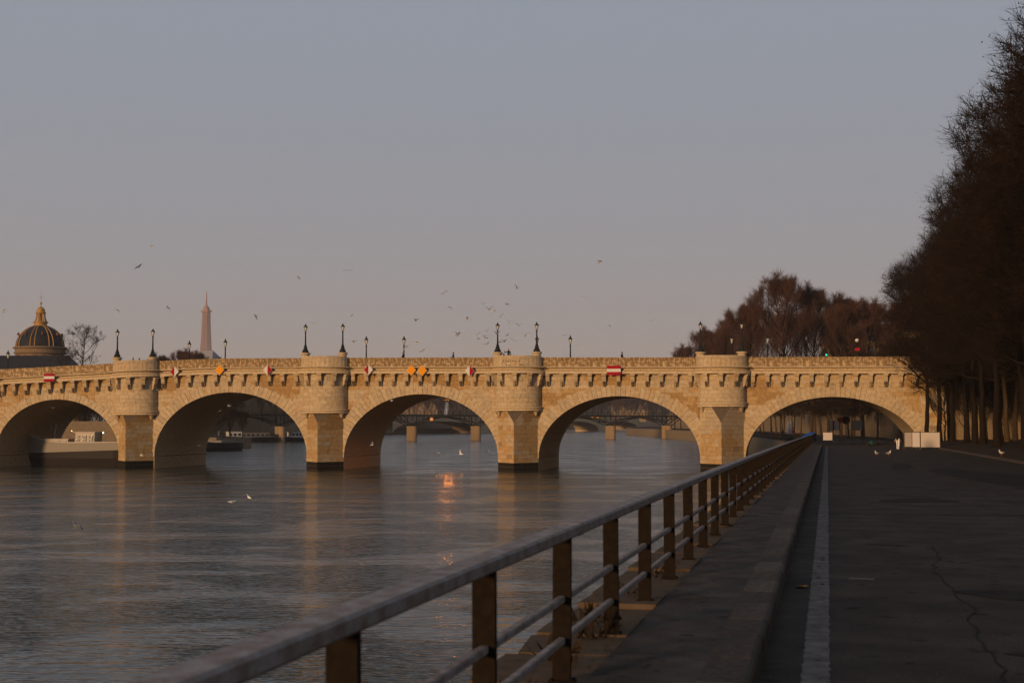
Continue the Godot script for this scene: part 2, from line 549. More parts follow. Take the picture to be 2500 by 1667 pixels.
		g.prism([a + o - Vector3(0, 0.17 - kx, 0), b + o - Vector3(0, 0.17 - kx, 0), c - o - Vector3(0, 0.17 - kx, 0), d - o - Vector3(0, 0.17 - kx, 0)], Vector3(0, 0.17 + lift, 0))
		part("coping_stone", g, M.limestone_soot if not onb else M.limestone_4, root)
	# corbels with carved masks
	var cm := corbel_mesh()
	var mm := mask_mesh()
	var spots := []
	for i in ARCHES.size():
		var ul: float = PIERS[i][0] + BR
		var ur: float = PIERS[i + 1][0] - BR if i + 1 < PIERS.size() else 50.6
		var cnt := int(round((ur - ul) / 1.73))
		for k in cnt:
			var uu := ul + (ur - ul) * (k + 0.5) / cnt
			spots.append([Vector3(uu, top(uu) - 2.0, 0.02), 0.0])
	for p in PIERS:
		for k in 5:
			var t: float = deg_to_rad([158, 124, 90, 56, 22][k])
			var pos := Vector3(p[0] + BR * cos(t), top(p[0]) - 2.0, BPROT * sin(t))
			var nn := Vector3(cos(t) / BR, 0, sin(t) / BPROT).normalized()
			spots.append([pos, atan2(nn.x, nn.z)])
	for s in spots:
		var o := part("corbel", cm, M["limestone_%d" % [0, 1, 4][rng.randi() % 3]], root)
		o.position = s[0]
		o.rotation.y = s[1]
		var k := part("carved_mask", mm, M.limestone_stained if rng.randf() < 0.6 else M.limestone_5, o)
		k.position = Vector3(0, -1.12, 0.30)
		k.rotation.z = rng.randf_range(-0.06, 0.06)
	# lamp pedestals on the bastion parapets
	for p in PIERS:
		for e in [-1, 1]:
			g = G.new()
			var o := Vector3(p[0] + e * 2.44, top(p[0]) + 0.16, 0.75)
			g.lathe(o, [Vector2(0.50, 0), Vector2(0.50, 0.14), Vector2(0.58, 0.26), Vector2(0.66, 0.32), Vector2(0.66, 0.46), Vector2(0.0, 0.47)], 12)
			part("lamp_pedestal", g, M.limestone_pale, root)

func course(blocks: Array, x0: float, x1: float, x0t: float, x1t: float, y0: float, y1: float, f: FastNoiseLite):
	# one course between the slanting ends x0..x1 (below) and x0t..x1t (above)
	var a := minf(x0, x0t)
	var b := maxf(x1, x1t)
	if maxf(x1, x1t) - minf(x0, x0t) < 0.1: return
	var x := a
	while x < b - 0.05:
		var l := rng.randf_range(0.75, 1.7)
		var e := minf(x + l, b)
		if b - e < 0.4: e = b
		var c := 0.009
		var q := [Vector3(clampf(x + c, x0, maxf(x0, x1)), y0 + c, 0), Vector3(clampf(e - c, x0, maxf(x0, x1)), y0 + c, 0), Vector3(clampf(e - c, x0t, maxf(x0t, x1t)), y1 - c, 0), Vector3(clampf(x + c, x0t, maxf(x0t, x1t)), y1 - c, 0)]
		var area: float = 0.5 * ((q[1].x - q[0].x) + (q[2].x - q[3].x)) * (y1 - y0)
		if area > 0.02:
			var z := 0.045 + rng.randf_range(-0.015, 0.02)
			for k in 4: q[k].z = z
			var g := G.new()
			var pts := []
			for k in 4:
				if pts.is_empty() or q[k].distance_to(pts[-1]) > 0.01: pts.append(q[k])
			if pts.size() > 2 and pts[0].distance_to(pts[-1]) < 0.01: pts.pop_back()
			if pts.size() >= 3:
				g.prism(pts, Vector3(0, 0, -0.3))
				blocks.append([area, g, stone_tone((x + e) * 0.5, (y0 + y1) * 0.5, f)])
		x = e

func pier(root: Node3D, blocks: Array, p: Array, f: FastNoiseLite):
	var c: float = p[0]
	var hw: float = p[1]
	var under: float = p[2]
	var apex := 1.8
	var back := 1.74
	# cutwater, left and right faces, course by course
	var rows := []
	var y := -5.1
	while y < under - 0.05:
		var y1 := minf(y + 0.5, under)
		rows.append([y, y1]); y = y1
	for e in [-1, 1]:
		var a := Vector3(c + e * hw, 0, 0)
		var b := Vector3(c, 0, CUT)
		var dir := (b - a).normalized()
		var nor := Vector3(dir.z * e, 0, -dir.x * e)
		if nor.z < 0: nor = -nor
		var full := a.distance_to(b)
		for r in rows:
			var s0 := 0.0
			var m0 = full * (1.0 if r[0] < apex else (CUT - (r[0] - apex) / (under - apex) * (CUT - back)) / CUT)
			var m1 = full * (1.0 if r[1] < apex else (CUT - (r[1] - apex) / (under - apex) * (CUT - back)) / CUT)
			while s0 < m0 - 0.05:
				var s1 := minf(s0 + rng.randf_range(0.7, 1.5), m0)
				if m0 - s1 < 0.3: s1 = m0
				var out := nor * (0.03 + rng.randf_range(-0.012, 0.015))
				var k := 0.012
				var e0 := 0.0 if s1 >= m0 - 0.001 else k
				var q := [a + dir * (s0 + k) + out, a + dir * (s1 - e0) + out, a + dir * (minf(s1, m1) - e0) + out, a + dir * minf(s0 + k, m1 - e0) + out]
				q[0].y = r[0] + k; q[1].y = r[0] + k; q[2].y = r[1] - k; q[3].y = r[1] - k
				var g := G.new()
				g.prism(q, nor * -0.16)
				var tone := stone_tone(c + s0, r[0], f)
				if r[0] < 0.6 and r[0] > -3.6: tone = [4, 2, 1, 2, 2, 5][clampi(int(f.get_noise_2d(c + s0 * e, r[0] * 2.0) * 5.0 + 2.5 + rng.randf_range(-0.8, 0.8)), 0, 5)]
				if r[0] < -3.5: tone = -1
				blocks.append([(s1 - s0) * (r[1] - r[0]), g, tone])
				s0 = s1
	var g := G.new()
	var cc := 0.02
	g.prism([Vector3(c - hw + cc, -5.2, 0), Vector3(c, -5.2, CUT - cc), Vector3(c + hw - cc, -5.2, 0)], Vector3(0, apex + 5.2, 0))
	var wv := hw * (1.0 - back / CUT)
	# upper body of the cutwater behind the sloping cap
	g.quad(Vector3(c - hw + cc, apex, 0), Vector3(c - cc, apex, CUT - cc), Vector3(c - wv, under, back), Vector3(c - hw + cc, under, 0))
	g.quad(Vector3(c + cc, apex, CUT - cc), Vector3(c + hw - cc, apex, 0), Vector3(c + hw - cc, under, 0), Vector3(c + wv, under, back))
	part("cutwater_core", g, M.limestone_joint, root)
	g = G.new()
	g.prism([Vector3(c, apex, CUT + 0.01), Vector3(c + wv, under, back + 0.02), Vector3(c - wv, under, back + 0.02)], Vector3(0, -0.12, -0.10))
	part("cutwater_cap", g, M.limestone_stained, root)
	# round bastion
	var t := top(c)
	y = under
	g = G.new()
	var prof := [[0.0, 0.0], [0.10, 0.02], [0.10, 0.20], [0.04, 0.24], [0.16, 0.32], [0.18, 0.50], [0.02, 0.56]]
	for i in prof.size() - 1:
		for j in 24:
			var q := []
			for w in [[i, j], [i, j + 1], [i + 1, j + 1], [i + 1, j]]:
				var th = PI * w[1] / 24.0
				var d: float = prof[w[0]][0]
				q.append(Vector3(c - (BR + d) * cos(th), under + prof[w[0]][1], (BPROT + d) * sin(th)))
			g.quad(q[0], q[1], q[2], q[3])
	for j in 24:
		g.tri(Vector3(c, under, 0), Vector3(c - BR * cos(PI * (j + 1) / 24.0), under, BPROT * sin(PI * (j + 1) / 24.0)), Vector3(c - BR * cos(PI * j / 24.0), under, BPROT * sin(PI * j / 24.0)))
	part("bastion_moulding", g, M.limestone_pale, root)
	for e in [-1, 1]:                                   # small pendants under the overhang
		g = G.new()
		g.lathe(Vector3(c + e * (BR - 0.55), under - 0.62, 0.62), [Vector2(0.0, 0), Vector2(0.13, 0.10), Vector2(0.2, 0.34), Vector2(0.42, 0.60), Vector2(0.44, 0.66)], 10)
		part("pendant", g, M.limestone_4, root)
	g = G.new()
	for j in 24:
		var x0 := Vector3(c - (BR - 0.03) * cos(PI * j / 24.0), under + 0.3, (BPROT - 0.03) * sin(PI * j / 24.0))
		var x1 := Vector3(c - (BR - 0.03) * cos(PI * (j + 1) / 24.0), under + 0.3, (BPROT - 0.03) * sin(PI * (j + 1) / 24.0))
		g.quad(x0, x1, Vector3(x1.x, t - 1.2, x1.z), Vector3(x0.x, t - 1.2, x0.z))
	part("bastion_core", g, M.limestone_joint, root)
	g = G.new()                                         # floor and bench inside the bastion
	var fl := []
	for j in 13:
		fl.append(Vector3(c - (BR - 0.2) * cos(PI * j / 12.0), t - 1.1, (BPROT - 0.15) * sin(PI * j / 12.0)))
	g.prism(fl, Vector3(0, 0.42, 0))
	part("bastion_bench", g, M.limestone_4, root)
	y = under + 0.56
	while y < t - 2.0:
		var y1 := minf(y + 0.5, t - 1.98)
		if t - 2.0 - y1 < 0.2: y1 = t - 1.98
		var a0 := 0.0
		while a0 < PI - 0.02:
			var a1 := minf(a0 + rng.randf_range(0.34, 0.62), PI)
			if PI - a1 < 0.15: a1 = PI
			var gg := G.new()
			var d := rng.randf_range(-0.008, 0.014)
			var ga := 0.006
			for k in 4:
				var h0 := lerpf(a0 + ga, a1 - ga, k / 4.0)
				var h1 := lerpf(a0 + ga, a1 - ga, (k + 1) / 4.0)
				var n0 := Vector3(-cos(h0) / BR, 0, sin(h0) / BPROT).normalized()
				var n1 := Vector3(-cos(h1) / BR, 0, sin(h1) / BPROT).normalized()
				var q0 := Vector3(c - (BR + d) * cos(h0), y + 0.012, (BPROT + d) * sin(h0))
				var q1 := Vector3(c - (BR + d) * cos(h1), y + 0.012, (BPROT + d) * sin(h1))
				var up := Vector3(0, y1 - y - 0.024, 0)
				gg.quadn(q0, q1, q1 + up, q0 + up, n0, n1, n1, n0)
				gg.quad(q0 + up, q1 + up, q1 + up - n1 * 0.06, q0 + up - n0 * 0.06)
				gg.quad(q0 - n0 * 0.06, q1 - n1 * 0.06, q1, q0)
			blocks.append([(a1 - a0) * 2.5 * (y1 - y), gg, [0, 0, 4, 1, 0, 0][rng.randi() % 6]])
			a0 = a1
		y = y1

func corbel_mesh() -> ArrayMesh:                        # side outline of the bracket, pushed across its width
	var g := G.new()
	var w := 0.23
	var side := [[0.0, 0.0], [0.70, 0.0], [0.70, -0.20], [0.60, -0.24], [0.50, -0.42], [0.50, -0.66], [0.40, -0.90], [0.30, -1.0], [0.30, -1.32], [0.12, -1.55], [0.0, -1.6]]
	for i in side.size() - 1:
		var hw := w * 1.25 if i < 2 else w
		var a = side[i]
		var b = side[i + 1]
		g.prism([Vector3(-hw, a[1], 0), Vector3(-hw, a[1], a[0]), Vector3(-hw, b[1], b[0]), Vector3(-hw, b[1], 0)], Vector3(hw * 2.0, 0, 0)) if absf(a[1] - b[1]) > 0.01 else null
	return g.mesh()

func mask_mesh() -> ArrayMesh:                          # a bearded head: brow, nose, cheeks, beard
	var g := G.new()
	g.ball(Vector3(0, 0, 0), Vector3(0.21, 0.27, 0.17), 6)
	g.ball(Vector3(0, 0.10, 0.12), Vector3(0.18, 0.05, 0.07), 4)
	g.ball(Vector3(0, -0.01, 0.17), Vector3(0.045, 0.10, 0.06), 4)
	g.ball(Vector3(-0.10, -0.05, 0.12), Vector3(0.06, 0.06, 0.06), 4)
	g.ball(Vector3(0.10, -0.05, 0.12), Vector3(0.06, 0.06, 0.06), 4)
	g.ball(Vector3(0, -0.25, 0.08), Vector3(0.14, 0.16, 0.10), 4)
	return g.mesh()

# ---------------------------------------------------------------- lamps and boards on the bridge
func lamp_post(called: String, label: String, group: String, k: float) -> Node3D:
	var t := thing(called, label, "street lamp", Vector3.ZERO, 0.0, group)
	var g := G.new()
	g.lathe(Vector3.ZERO, [Vector2(0.0, 0), Vector2(0.46 * k, 0.0), Vector2(0.46 * k, 0.10), Vector2(0.40 * k, 0.16), Vector2(0.36 * k, 0.34), Vector2(0.26 * k, 0.46), Vector2(0.25 * k, 0.64), Vector2(0.16, 0.84), Vector2(0.18, 0.92), Vector2(0.12, 1.0)], 10)
	part("base", g, M.iron, t)
	g = G.new()
	g.lathe(Vector3.ZERO, [Vector2(0.11, 0.98), Vector2(0.095, 1.7), Vector2(0.08, 2.5), Vector2(0.13, 2.54), Vector2(0.13, 2.60), Vector2(0.07, 2.64), Vector2(0.06, 2.72), Vector2(0.12, 2.78)], 10)
	part("column", g, M.iron, t)
	var lan := Node3D.new()
	lan.name = "lantern"
	t.add_child(lan)
	g = G.new()
	for i in 4:
		var a := PI / 4 + i * PI / 2
		g.tube(Vector3(cos(a) * 0.11, 2.77, sin(a) * 0.11), Vector3(cos(a) * 0.25, 3.26, sin(a) * 0.25), 0.018, 0.018, 4)
		var b := a + PI / 2
		g.tube(Vector3(cos(a) * 0.25, 3.26, sin(a) * 0.25), Vector3(cos(b) * 0.25, 3.26, sin(b) * 0.25), 0.022, 0.022, 4)
	part("frame", g, M.iron, lan)
	g = G.new()
	for i in 4:
		var a := PI / 4 + i * PI / 2
		var b := a + PI / 2
		g.quad(Vector3(cos(b) * 0.105, 2.78, sin(b) * 0.105), Vector3(cos(a) * 0.105, 2.78, sin(a) * 0.105), Vector3(cos(a) * 0.24, 3.24, sin(a) * 0.24), Vector3(cos(b) * 0.24, 3.24, sin(b) * 0.24))
	part("glass", g, M.lantern_glass, lan)
	g = G.new()
	g.lathe(Vector3.ZERO, [Vector2(0.0, 3.25), Vector2(0.30, 3.26), Vector2(0.28, 3.30), Vector2(0.17, 3.40), Vector2(0.11, 3.42), Vector2(0.11, 3.50), Vector2(0.14, 3.52), Vector2(0.05, 3.58), Vector2(0.05, 3.66), Vector2(0.0, 3.70)], 8)
	part("cap", g, M.iron, lan)
	return t

func bridge_lamps():
	var proto: Node3D = null
	var first := true
	for i in PIERS.size():
		for e in [-1, 1]:
			var pos := bp(PIERS[i][0] + e * 2.44, top(PIERS[i][0]) + 0.63, 0.75)
			if first:
				proto = lamp_post("lamp_post", "", "lamps on the bastions", 1.0)
				proto.position = pos
				proto.rotation.y = -BA
				first = false
			else:
				copy(proto, pos, -BA)
	for c in get_children():
		if c.name.begins_with("lamp_post"):
			c.set_meta("label", "tall black lamp post on a stone pedestal at a bastion of the bridge")
	var small: Node3D = null
	for u in [-76.0, -48.5, -43.2, -22.9, -17.6, 0.7, 5.2, 26.4, 31.0]:
		var pos := bp(u, top(u) - 1.0, -14.8)
		if small == null:
			small = lamp_post("roadside_lamp", "shorter black lamp post rising behind the parapet from the far footway", "lamps on the far footway of the bridge", 0.8)
			small.position = pos
			small.scale = Vector3(1.0, 1.26, 1.0)
			small.rotation.y = -BA
		else:
			var c := copy(small, pos, -BA)
			c.scale = Vector3(1.0, 1.26, 1.0)

func board(called: String, label: String, u: float, h: float, group := "") -> Node3D:
	var t := thing(called, label, "sign", bp(u, h, 1.12), -BA, group)
	var g := G.new()
	g.box(Vector3(0, -0.1, -0.09), Vector3(0.06, 0.9, 0.06))
	g.box(Vector3(0, -0.3, -0.22), Vector3(0.06, 0.06, 0.3))
	part("bracket", g, M.iron, t)
	return t

func diamond(u: float, h: float, left: Material, right: Material, label: String, group := ""):
	var t := board("channel_marker", label, u, h, group)
	var a := 0.57
	var b := 0.66
	var g := G.new()
	g.prism([Vector3(0, -b - 0.04, -0.02), Vector3(a + 0.04, 0, -0.02), Vector3(0, b + 0.04, -0.02), Vector3(-a - 0.04, 0, -0.02)], Vector3(0, 0, -0.03))
	part("rim", g, M.signal_white, t)
	if left == right:
		g = G.new()
		g.prism([Vector3(0, -b, -0.018), Vector3(a, 0, -0.018), Vector3(0, b, -0.018), Vector3(-a, 0, -0.018)], Vector3(0, 0, 0.03))
		part("face", g, left, t)
		return
	g = G.new()
	g.prism([Vector3(0, -b, -0.018), Vector3(0, b, -0.018), Vector3(-a, 0, -0.018)], Vector3(0, 0, 0.03))
	part("half_face", g, left, t)
	g = G.new()
	g.prism([Vector3(0.002, -b, -0.018), Vector3(a, 0, -0.018), Vector3(0.002, b, -0.018)], Vector3(0, 0, 0.03))
	part("half_face", g, right, t)

func boards():
	var r: Material = M.signal_red
	var w: Material = M.signal_white
	var o: Material = M.signal_orange
	diamond(-43.7, 8.28, r, w, "red and white diamond, red half towards the dome, above the arch with the barge")
	diamond(-31.2, 8.42, w, r, "white and red diamond, white half towards the dome, above the arch with the barge")
	diamond(-37.6, 8.45, o, o, "single orange diamond board above the arch with the brown barge")
	diamond(-18.0, 8.35, r, w, "red and white diamond board, red half outward, above the arch with two orange diamonds")
	diamond(-12.5, 8.27, o, o, "orange diamond of the touching pair on the bridge, the one towards the golden dome", "")
	diamond(-11.1, 8.21, o, o, "orange diamond of the touching pair on the bridge, the one towards the scrawled bastion", "")
	diamond(-5.1, 8.12, w, r, "white and red diamond board next to the bastion with scrawled writing")
	for q in [[12.7, 8.08, 1.70, 1.14, "red board with a white bar centred above the arch beside the quay road pier"], [-61.0, 7.62, 1.5, 1.05, "red board with a white bar above the arch with the pale motor barge"]]:
		var t := board("no_entry_board", q[4], q[0], q[1])
		for k in 3:
			var g := G.new()
			g.box(Vector3(0, (k - 1) * q[3] / 3.0, 0), Vector3(q[2], q[3] / 3.0 - 0.004, 0.05))
			part("stripe", g, r if k != 1 else w, t)

# ---------------------------------------------------------------- road, pavement, railing
func strip(g: G, n0: float, h0: float, n1: float, h1: float, s0: float, s1: float, step := 3.0):
	var k := int(ceil((s1 - s0) / step))
	for i in k:
		var a := lerpf(s0, s1, float(i) / k)
		var b := lerpf(s0, s1, float(i + 1) / k)
		g.quad(rp(a, n0, h0), rp(a, n1, h1), rp(b, n1, h1), rp(b, n0, h0))

func blot(g: G, s: float, n: float, ls: float, ln: float, turn: float, seed_: int, h := 0.005):   # patch with a ragged outline
	var r := RandomNumberGenerator.new()
	r.seed = seed_
	var k := 40
	var pts := []
	var ph := [r.randf() * TAU, r.randf() * TAU, r.randf() * TAU]
	for i in k:
		var t := TAU * i / k
		var q := 1.0 + 0.12 * sin(2 * t + ph[0]) + 0.10 * sin(3 * t + ph[1]) + 0.06 * sin(7 * t + ph[2])
		var a := cos(t) * ls * q
		var b := sin(t) * ln * q
		pts.append(rp(s + a * cos(turn) - b * sin(turn), n + a * sin(turn) + b * cos(turn), h))
	var c := rp(s, n, h)
	for i in k:
		g.tri(c, pts[(i + 1) % k], pts[i])

func road():
	var g := G.new()
	strip(g, -0.52, 0.0, 9.7, 0.0, -14.0, 400.0, 2.5)
	structure("road", g, M.asphalt)
	g = G.new()
	strip(g, -1.56, 0.198, -0.845, 0.2, -14.0, 152.0, 2.0)
	var pv := structure("pavement", g, M.pavement_asphalt)
	# granite kerb, stone by stone as far as they can be told apart
	var kerb := thing("kerb", "low granite kerb along the pavement beside the white road line", "kerb", rp(0, -0.7, 0.0), -RA)
	kerb.position = Vector3.ZERO
	kerb.rotation.y = 0
	var s := 3.0
	while s < 46.0:
		var l := rng.randf_range(0.9, 1.15)
		g = G.new()
		kerb_stone(g, s, s + l - 0.02, rng.randf_range(-0.012, 0.012))
		part("kerb_stone", g, [M.kerb_granite, M.kerb_granite, M.kerb_light, M.kerb_dark][rng.randi() % 4], kerb)
		s += l
	g = G.new()
	while s < 152.0:
		kerb_stone(g, s, s + 1.0 - 0.014, rng.randf_range(-0.006, 0.006))
		s += 1.0
	part("kerb_run", g, M.kerb_granite, kerb).set_meta("kind", "stuff")
	# edge line, worn through in places
	g = G.new()
	var r := RandomNumberGenerator.new()
	r.seed = 5
	for i in 1000:
		var a := 3.0 + i * 0.145
		for k in 4:                                     # chipped paint: cells are missing, more of them where wheels cross
			if r.randf() < (0.07 if fmod(a, 17.0) < 4.0 else 0.02): continue
			var n0 := -0.206 + 0.04875 * k + (r.randf_range(-0.012, 0.004) if k == 0 else 0.0)
			var n1 := -0.206 + 0.04875 * (k + 1) + (r.randf_range(-0.004, 0.012) if k == 3 else 0.0)
			g.quad(rp(a, n0, 0.004), rp(a, n1, 0.004), rp(a + 0.145, n1, 0.004), rp(a + 0.145, n0, 0.004))
	structure("road_marking", g, M.road_paint)
	g = G.new()
	g.quad(rp(17.75, 0.22, 0.004), rp(17.75, 0.52, 0.004), rp(17.95, 0.54, 0.004), rp(17.95, 0.24, 0.004))
	structure("road_marking_scrap", g, M.road_paint)
	g = G.new()
	blot(g, 16.2, 3.6, 0.8, 2.1, 0.05, 3)
	blot(g, 12.2, 1.9, 0.18, 0.5, 0.3, 13)
	blot(g, 70.0, 3.4, 6.0, 0.5, 0.03, 14)
	blot(g, 23.0, 0.9, 0.12, 0.35, 0.2, 15)
	blot(g, 37.0, 2.2, 1.0, 0.9, 0.0, 4)
	blot(g, 52.0, 6.3, 14.0, 1.5, -0.06, 8)
	blot(g, 28.0, 6.2, 4.5, 1.3, 0.1, 9)
	structure("road_repair", g, M.asphalt_new)
	g = G.new()
	var wob := 0.0
	for i in 34:
		var a := -0.5 + i * 0.26
		var w2 := clampf(wob + r.randf_range(-0.08, 0.08), -0.3, 0.3)
		g.quad(rp(31.0 + wob + a * 0.1, a, 0.005), rp(31.0 + w2 + (a + 0.26) * 0.1, a + 0.26, 0.005), rp(31.12 + w2 + (a + 0.26) * 0.1, a + 0.26, 0.005), rp(31.12 + wob + a * 0.1, a, 0.005))
		wob = w2
	for q in [[9.0, 1.2, 0.35, 14.0], [44.0, 4.6, -0.08, 26.0], [20.0, 5.6, 0.22, 12.0]]:
		var n0: float = q[1]
		var s0: float = q[0]
		for i in 40:                                    # wandering cracks along the lanes
			var n1: float = n0 + r.randf_range(-0.07, 0.07) + q[2] * 0.06
			var s1: float = s0 + q[3] / 40.0
			var wd := r.randf_range(0.012, 0.03)
			g.quad(rp(s0, n0, 0.005), rp(s0, n0 + wd, 0.005), rp(s1, n1 + wd, 0.005), rp(s1, n1, 0.005))
			n0 = n1
			s0 = s1
	structure("road_crack", g, M.asphalt_new)
	# right-hand kerb, verge and the slope under the trees
	g = G.new()
	strip(g, 9.7, 0.0, 9.7, 0.13, -14, 160)
	strip(g, 9.7, 0.13, 9.95, 0.14, -14, 160)
	structure("verge_kerb", g, M.kerb_granite)
	g = G.new()
	strip(g, 9.95, 0.138, 11.5, 0.42, -14, 168)
	strip(g, 11.5, 0.42, 14.0, 0.62, -14, 168)
	strip(g, 14.0, 0.62, 26.0, 0.75, -14, 168)
	structure("verge", g, M.earth)
	# quay edge: coping stones with weeds, wall to the water
	var wall := thing("quay_wall", "stone quay wall with rough coping below the metal railing", "wall", Vector3.ZERO)
	g = G.new()
	strip(g, -2.2, -6.0, -2.2, 0.0, -14, 180)
	part("wall_face", g, M.quay_stone, wall)
	s = -4.0
	while s < 60.0:
		var l := rng.randf_range(0.8, 1.5)
		g = G.new()
		var h := 0.19 + rng.randf_range(-0.03, 0.03)
		var a := rp(s + 0.015, -2.28 + rng.randf_range(-0.05, 0.04), 0)
		var b := rp(s + l - 0.015, -2.28 + rng.randf_range(-0.05, 0.04), 0)
		var c := rp(s + l - 0.015, -1.555, 0)
		var d := rp(s + 0.015, -1.555, 0)
		g.prism([a, b, c, d], Vector3(0, -0.35, 0))
		var e := Vector3(0, h, 0)
		var ins := 0.05
		var m := (a + b + c + d) / 4.0
		var q := [a.lerp(m, ins) + e, b.lerp(m, ins) + e, c + e, d + e]
		g.quad(a, d, q[3], q[0]); g.quad(d, c, q[2], q[3]); g.quad(c, b, q[1], q[2]); g.quad(b, a, q[0], q[1])
		g.quad(q[0], q[3], q[2], q[1])
		part("coping_stone", g, M.coping_worn, wall)
		s += l
	g = G.new()
	strip(g, -2.25, 0.18, -1.56, 0.19, 60, 180)
	strip(g, -2.25, -0.3, -2.25, 0.18, 60, 180)
	part("coping_run", g, M.coping_worn, wall)
	railing()
	weeds()
	var lf := G.new()
	var o := Vector3.ZERO
	var pts := [Vector3(0, 0, -0.11), Vector3(0.04, 0.012, -0.05), Vector3(0.10, 0.02, -0.03), Vector3(0.06, 0.012, 0.02), Vector3(0.05, 0.02, 0.08), Vector3(0, 0.008, 0.05), Vector3(-0.06, 0.022, 0.08), Vector3(-0.05, 0.012, 0.0), Vector3(-0.10, 0.025, -0.04), Vector3(-0.03, 0.01, -0.05)]
	for i in pts.size():
		lf.tri(o, pts[(i + 1) % pts.size()], pts[i])
		lf.tri(o - Vector3(0, 0.004, 0), pts[i] - Vector3(0, 0.004, 0), pts[(i + 1) % pts.size()] - Vector3(0, 0.004, 0))
	single("fallen_leaf", lf, M.wood_orange, "brown fallen leaf lying on the edge of the white road line", "leaf", rp(16.7, -0.31, 0.012), 0.5)

func kerb_stone(g: G, s0: float, s1: float, j: float):
	var cs := [[-0.845, -0.05], [-0.52, -0.05], [-0.52 + j, 0.165], [-0.535 + j, 0.193], [-0.56 + j, 0.205], [-0.845, 0.208]]
	var pts := []
	for c in cs:
		pts.append(rp(s0, c[0], c[1]))
	g.prism(pts, rp(s1, 0, 0) - rp(s0, 0, 0))

func railing():
	var root := thing("metal_railing", "grey metal railing with flat posts along the quay edge", "railing", Vector3.ZERO)
	var g := G.new()
	var step := 2.13
	var s := 9.12 - 7 * step
	var ends := 167.0
	var posts := []
	while s < ends:
		posts.append(s); s += step
	for bar in [[0.955, 0.15, 0.075, "handrail", "rail_paint"], [0.53, 0.05, 0.045, "middle_rail", "rail_paint"], [0.265, 0.05, 0.045, "lower_rail", "rail_paint"]]:
		g = G.new()
		var hw: float = bar[1] * 0.5
		var hh: float = bar[2] * 0.5
		var e := minf(hw, hh) * 0.35
		var cs := [[-hw + e, -hh], [hw - e, -hh], [hw, -hh + e], [hw, hh - e], [hw - e, hh], [-hw + e, hh], [-hw, hh - e], [-hw, -hh + e]]
		for i in posts.size() - 1:
			for k in 8:
				var c = cs[k]
				var d = cs[(k + 1) % 8]
				var y: float = 0.2 + bar[0]
				g.quad(rp(posts[i], -1.69 + c[0], y + c[1]), rp(posts[i], -1.69 + d[0], y + d[1]), rp(posts[i + 1], -1.69 + d[0], y + d[1]), rp(posts[i + 1], -1.69 + c[0], y + c[1]))
		part(bar[3], g, M[bar[4]], root)
	for i in posts.size():
		g = G.new()
		var b := Basis(Vector3.UP, -RA)
		g.bevel(rp(posts[i], -1.69, 0.2 + 0.455), Vector3(0.118, 0.93, 0.045), 0.006, b * Basis(Vector3.BACK, rng.randf_range(-0.008, 0.008)))
		part("post", g, M.post_paint, root)
		if i < 40:
			g = G.new()
			g.box(rp(posts[i], -1.69, 0.2 + 0.006), Vector3(0.17, 0.012, 0.12), b)
			for e in [[-0.068, -0.04], [0.068, -0.04], [-0.068, 0.04], [0.068, 0.04]]:
				g.lathe(rp(posts[i], -1.69, 0.2 + 0.012) + b * Vector3(e[0], 0, e[1]), [Vector2(0.011, 0), Vector2(0.011, 0.012), Vector2(0, 0.013)], 6)
			part("foot_plate", g, M.post_paint, root)
			if i % 3 == 1:
				g = G.new()
				g.bevel(rp(posts[i] + 0.35, -1.69, 1.155), Vector3(0.156, 0.081, 0.16), 0.012, b)
				part("rail_sleeve", g, M.rail_paint, root)

func weeds():
	var r := RandomNumberGenerator.new()
	r.seed = 91
	for q in [[9.9, 0.8], [11.2, 1.2], [11.9, 0.6], [13.8, 0.7], [15.9, 0.6], [8.0, 0.9]]:
		var g := G.new()
		for i in int(26 * q[1]):
			var a := r.randf() * TAU
			var p := Vector3(r.randf_range(-0.12, 0.12), 0.19, r.randf_range(-0.25, 0.25))
			var d := Vector3(cos(a) * r.randf_range(0.05, 0.18), r.randf_range(0.08, 0.26) * q[1], sin(a) * 0.2)
			var w := Vector3(-sin(a), 0, cos(a)) * 0.012
			g.tri(p - w, p + w, p + d * 0.6)
			g.tri(p + d * 0.55 - w * 2.0, p + d * 0.55 + w * 2.0, p + d)
		single("weed_tuft", g, M.earth, "dry weed tuft growing between the coping stones under the railing", "weed", rp(q[0], -1.85, 0.0), 0.0, "weeds along the quay edge")

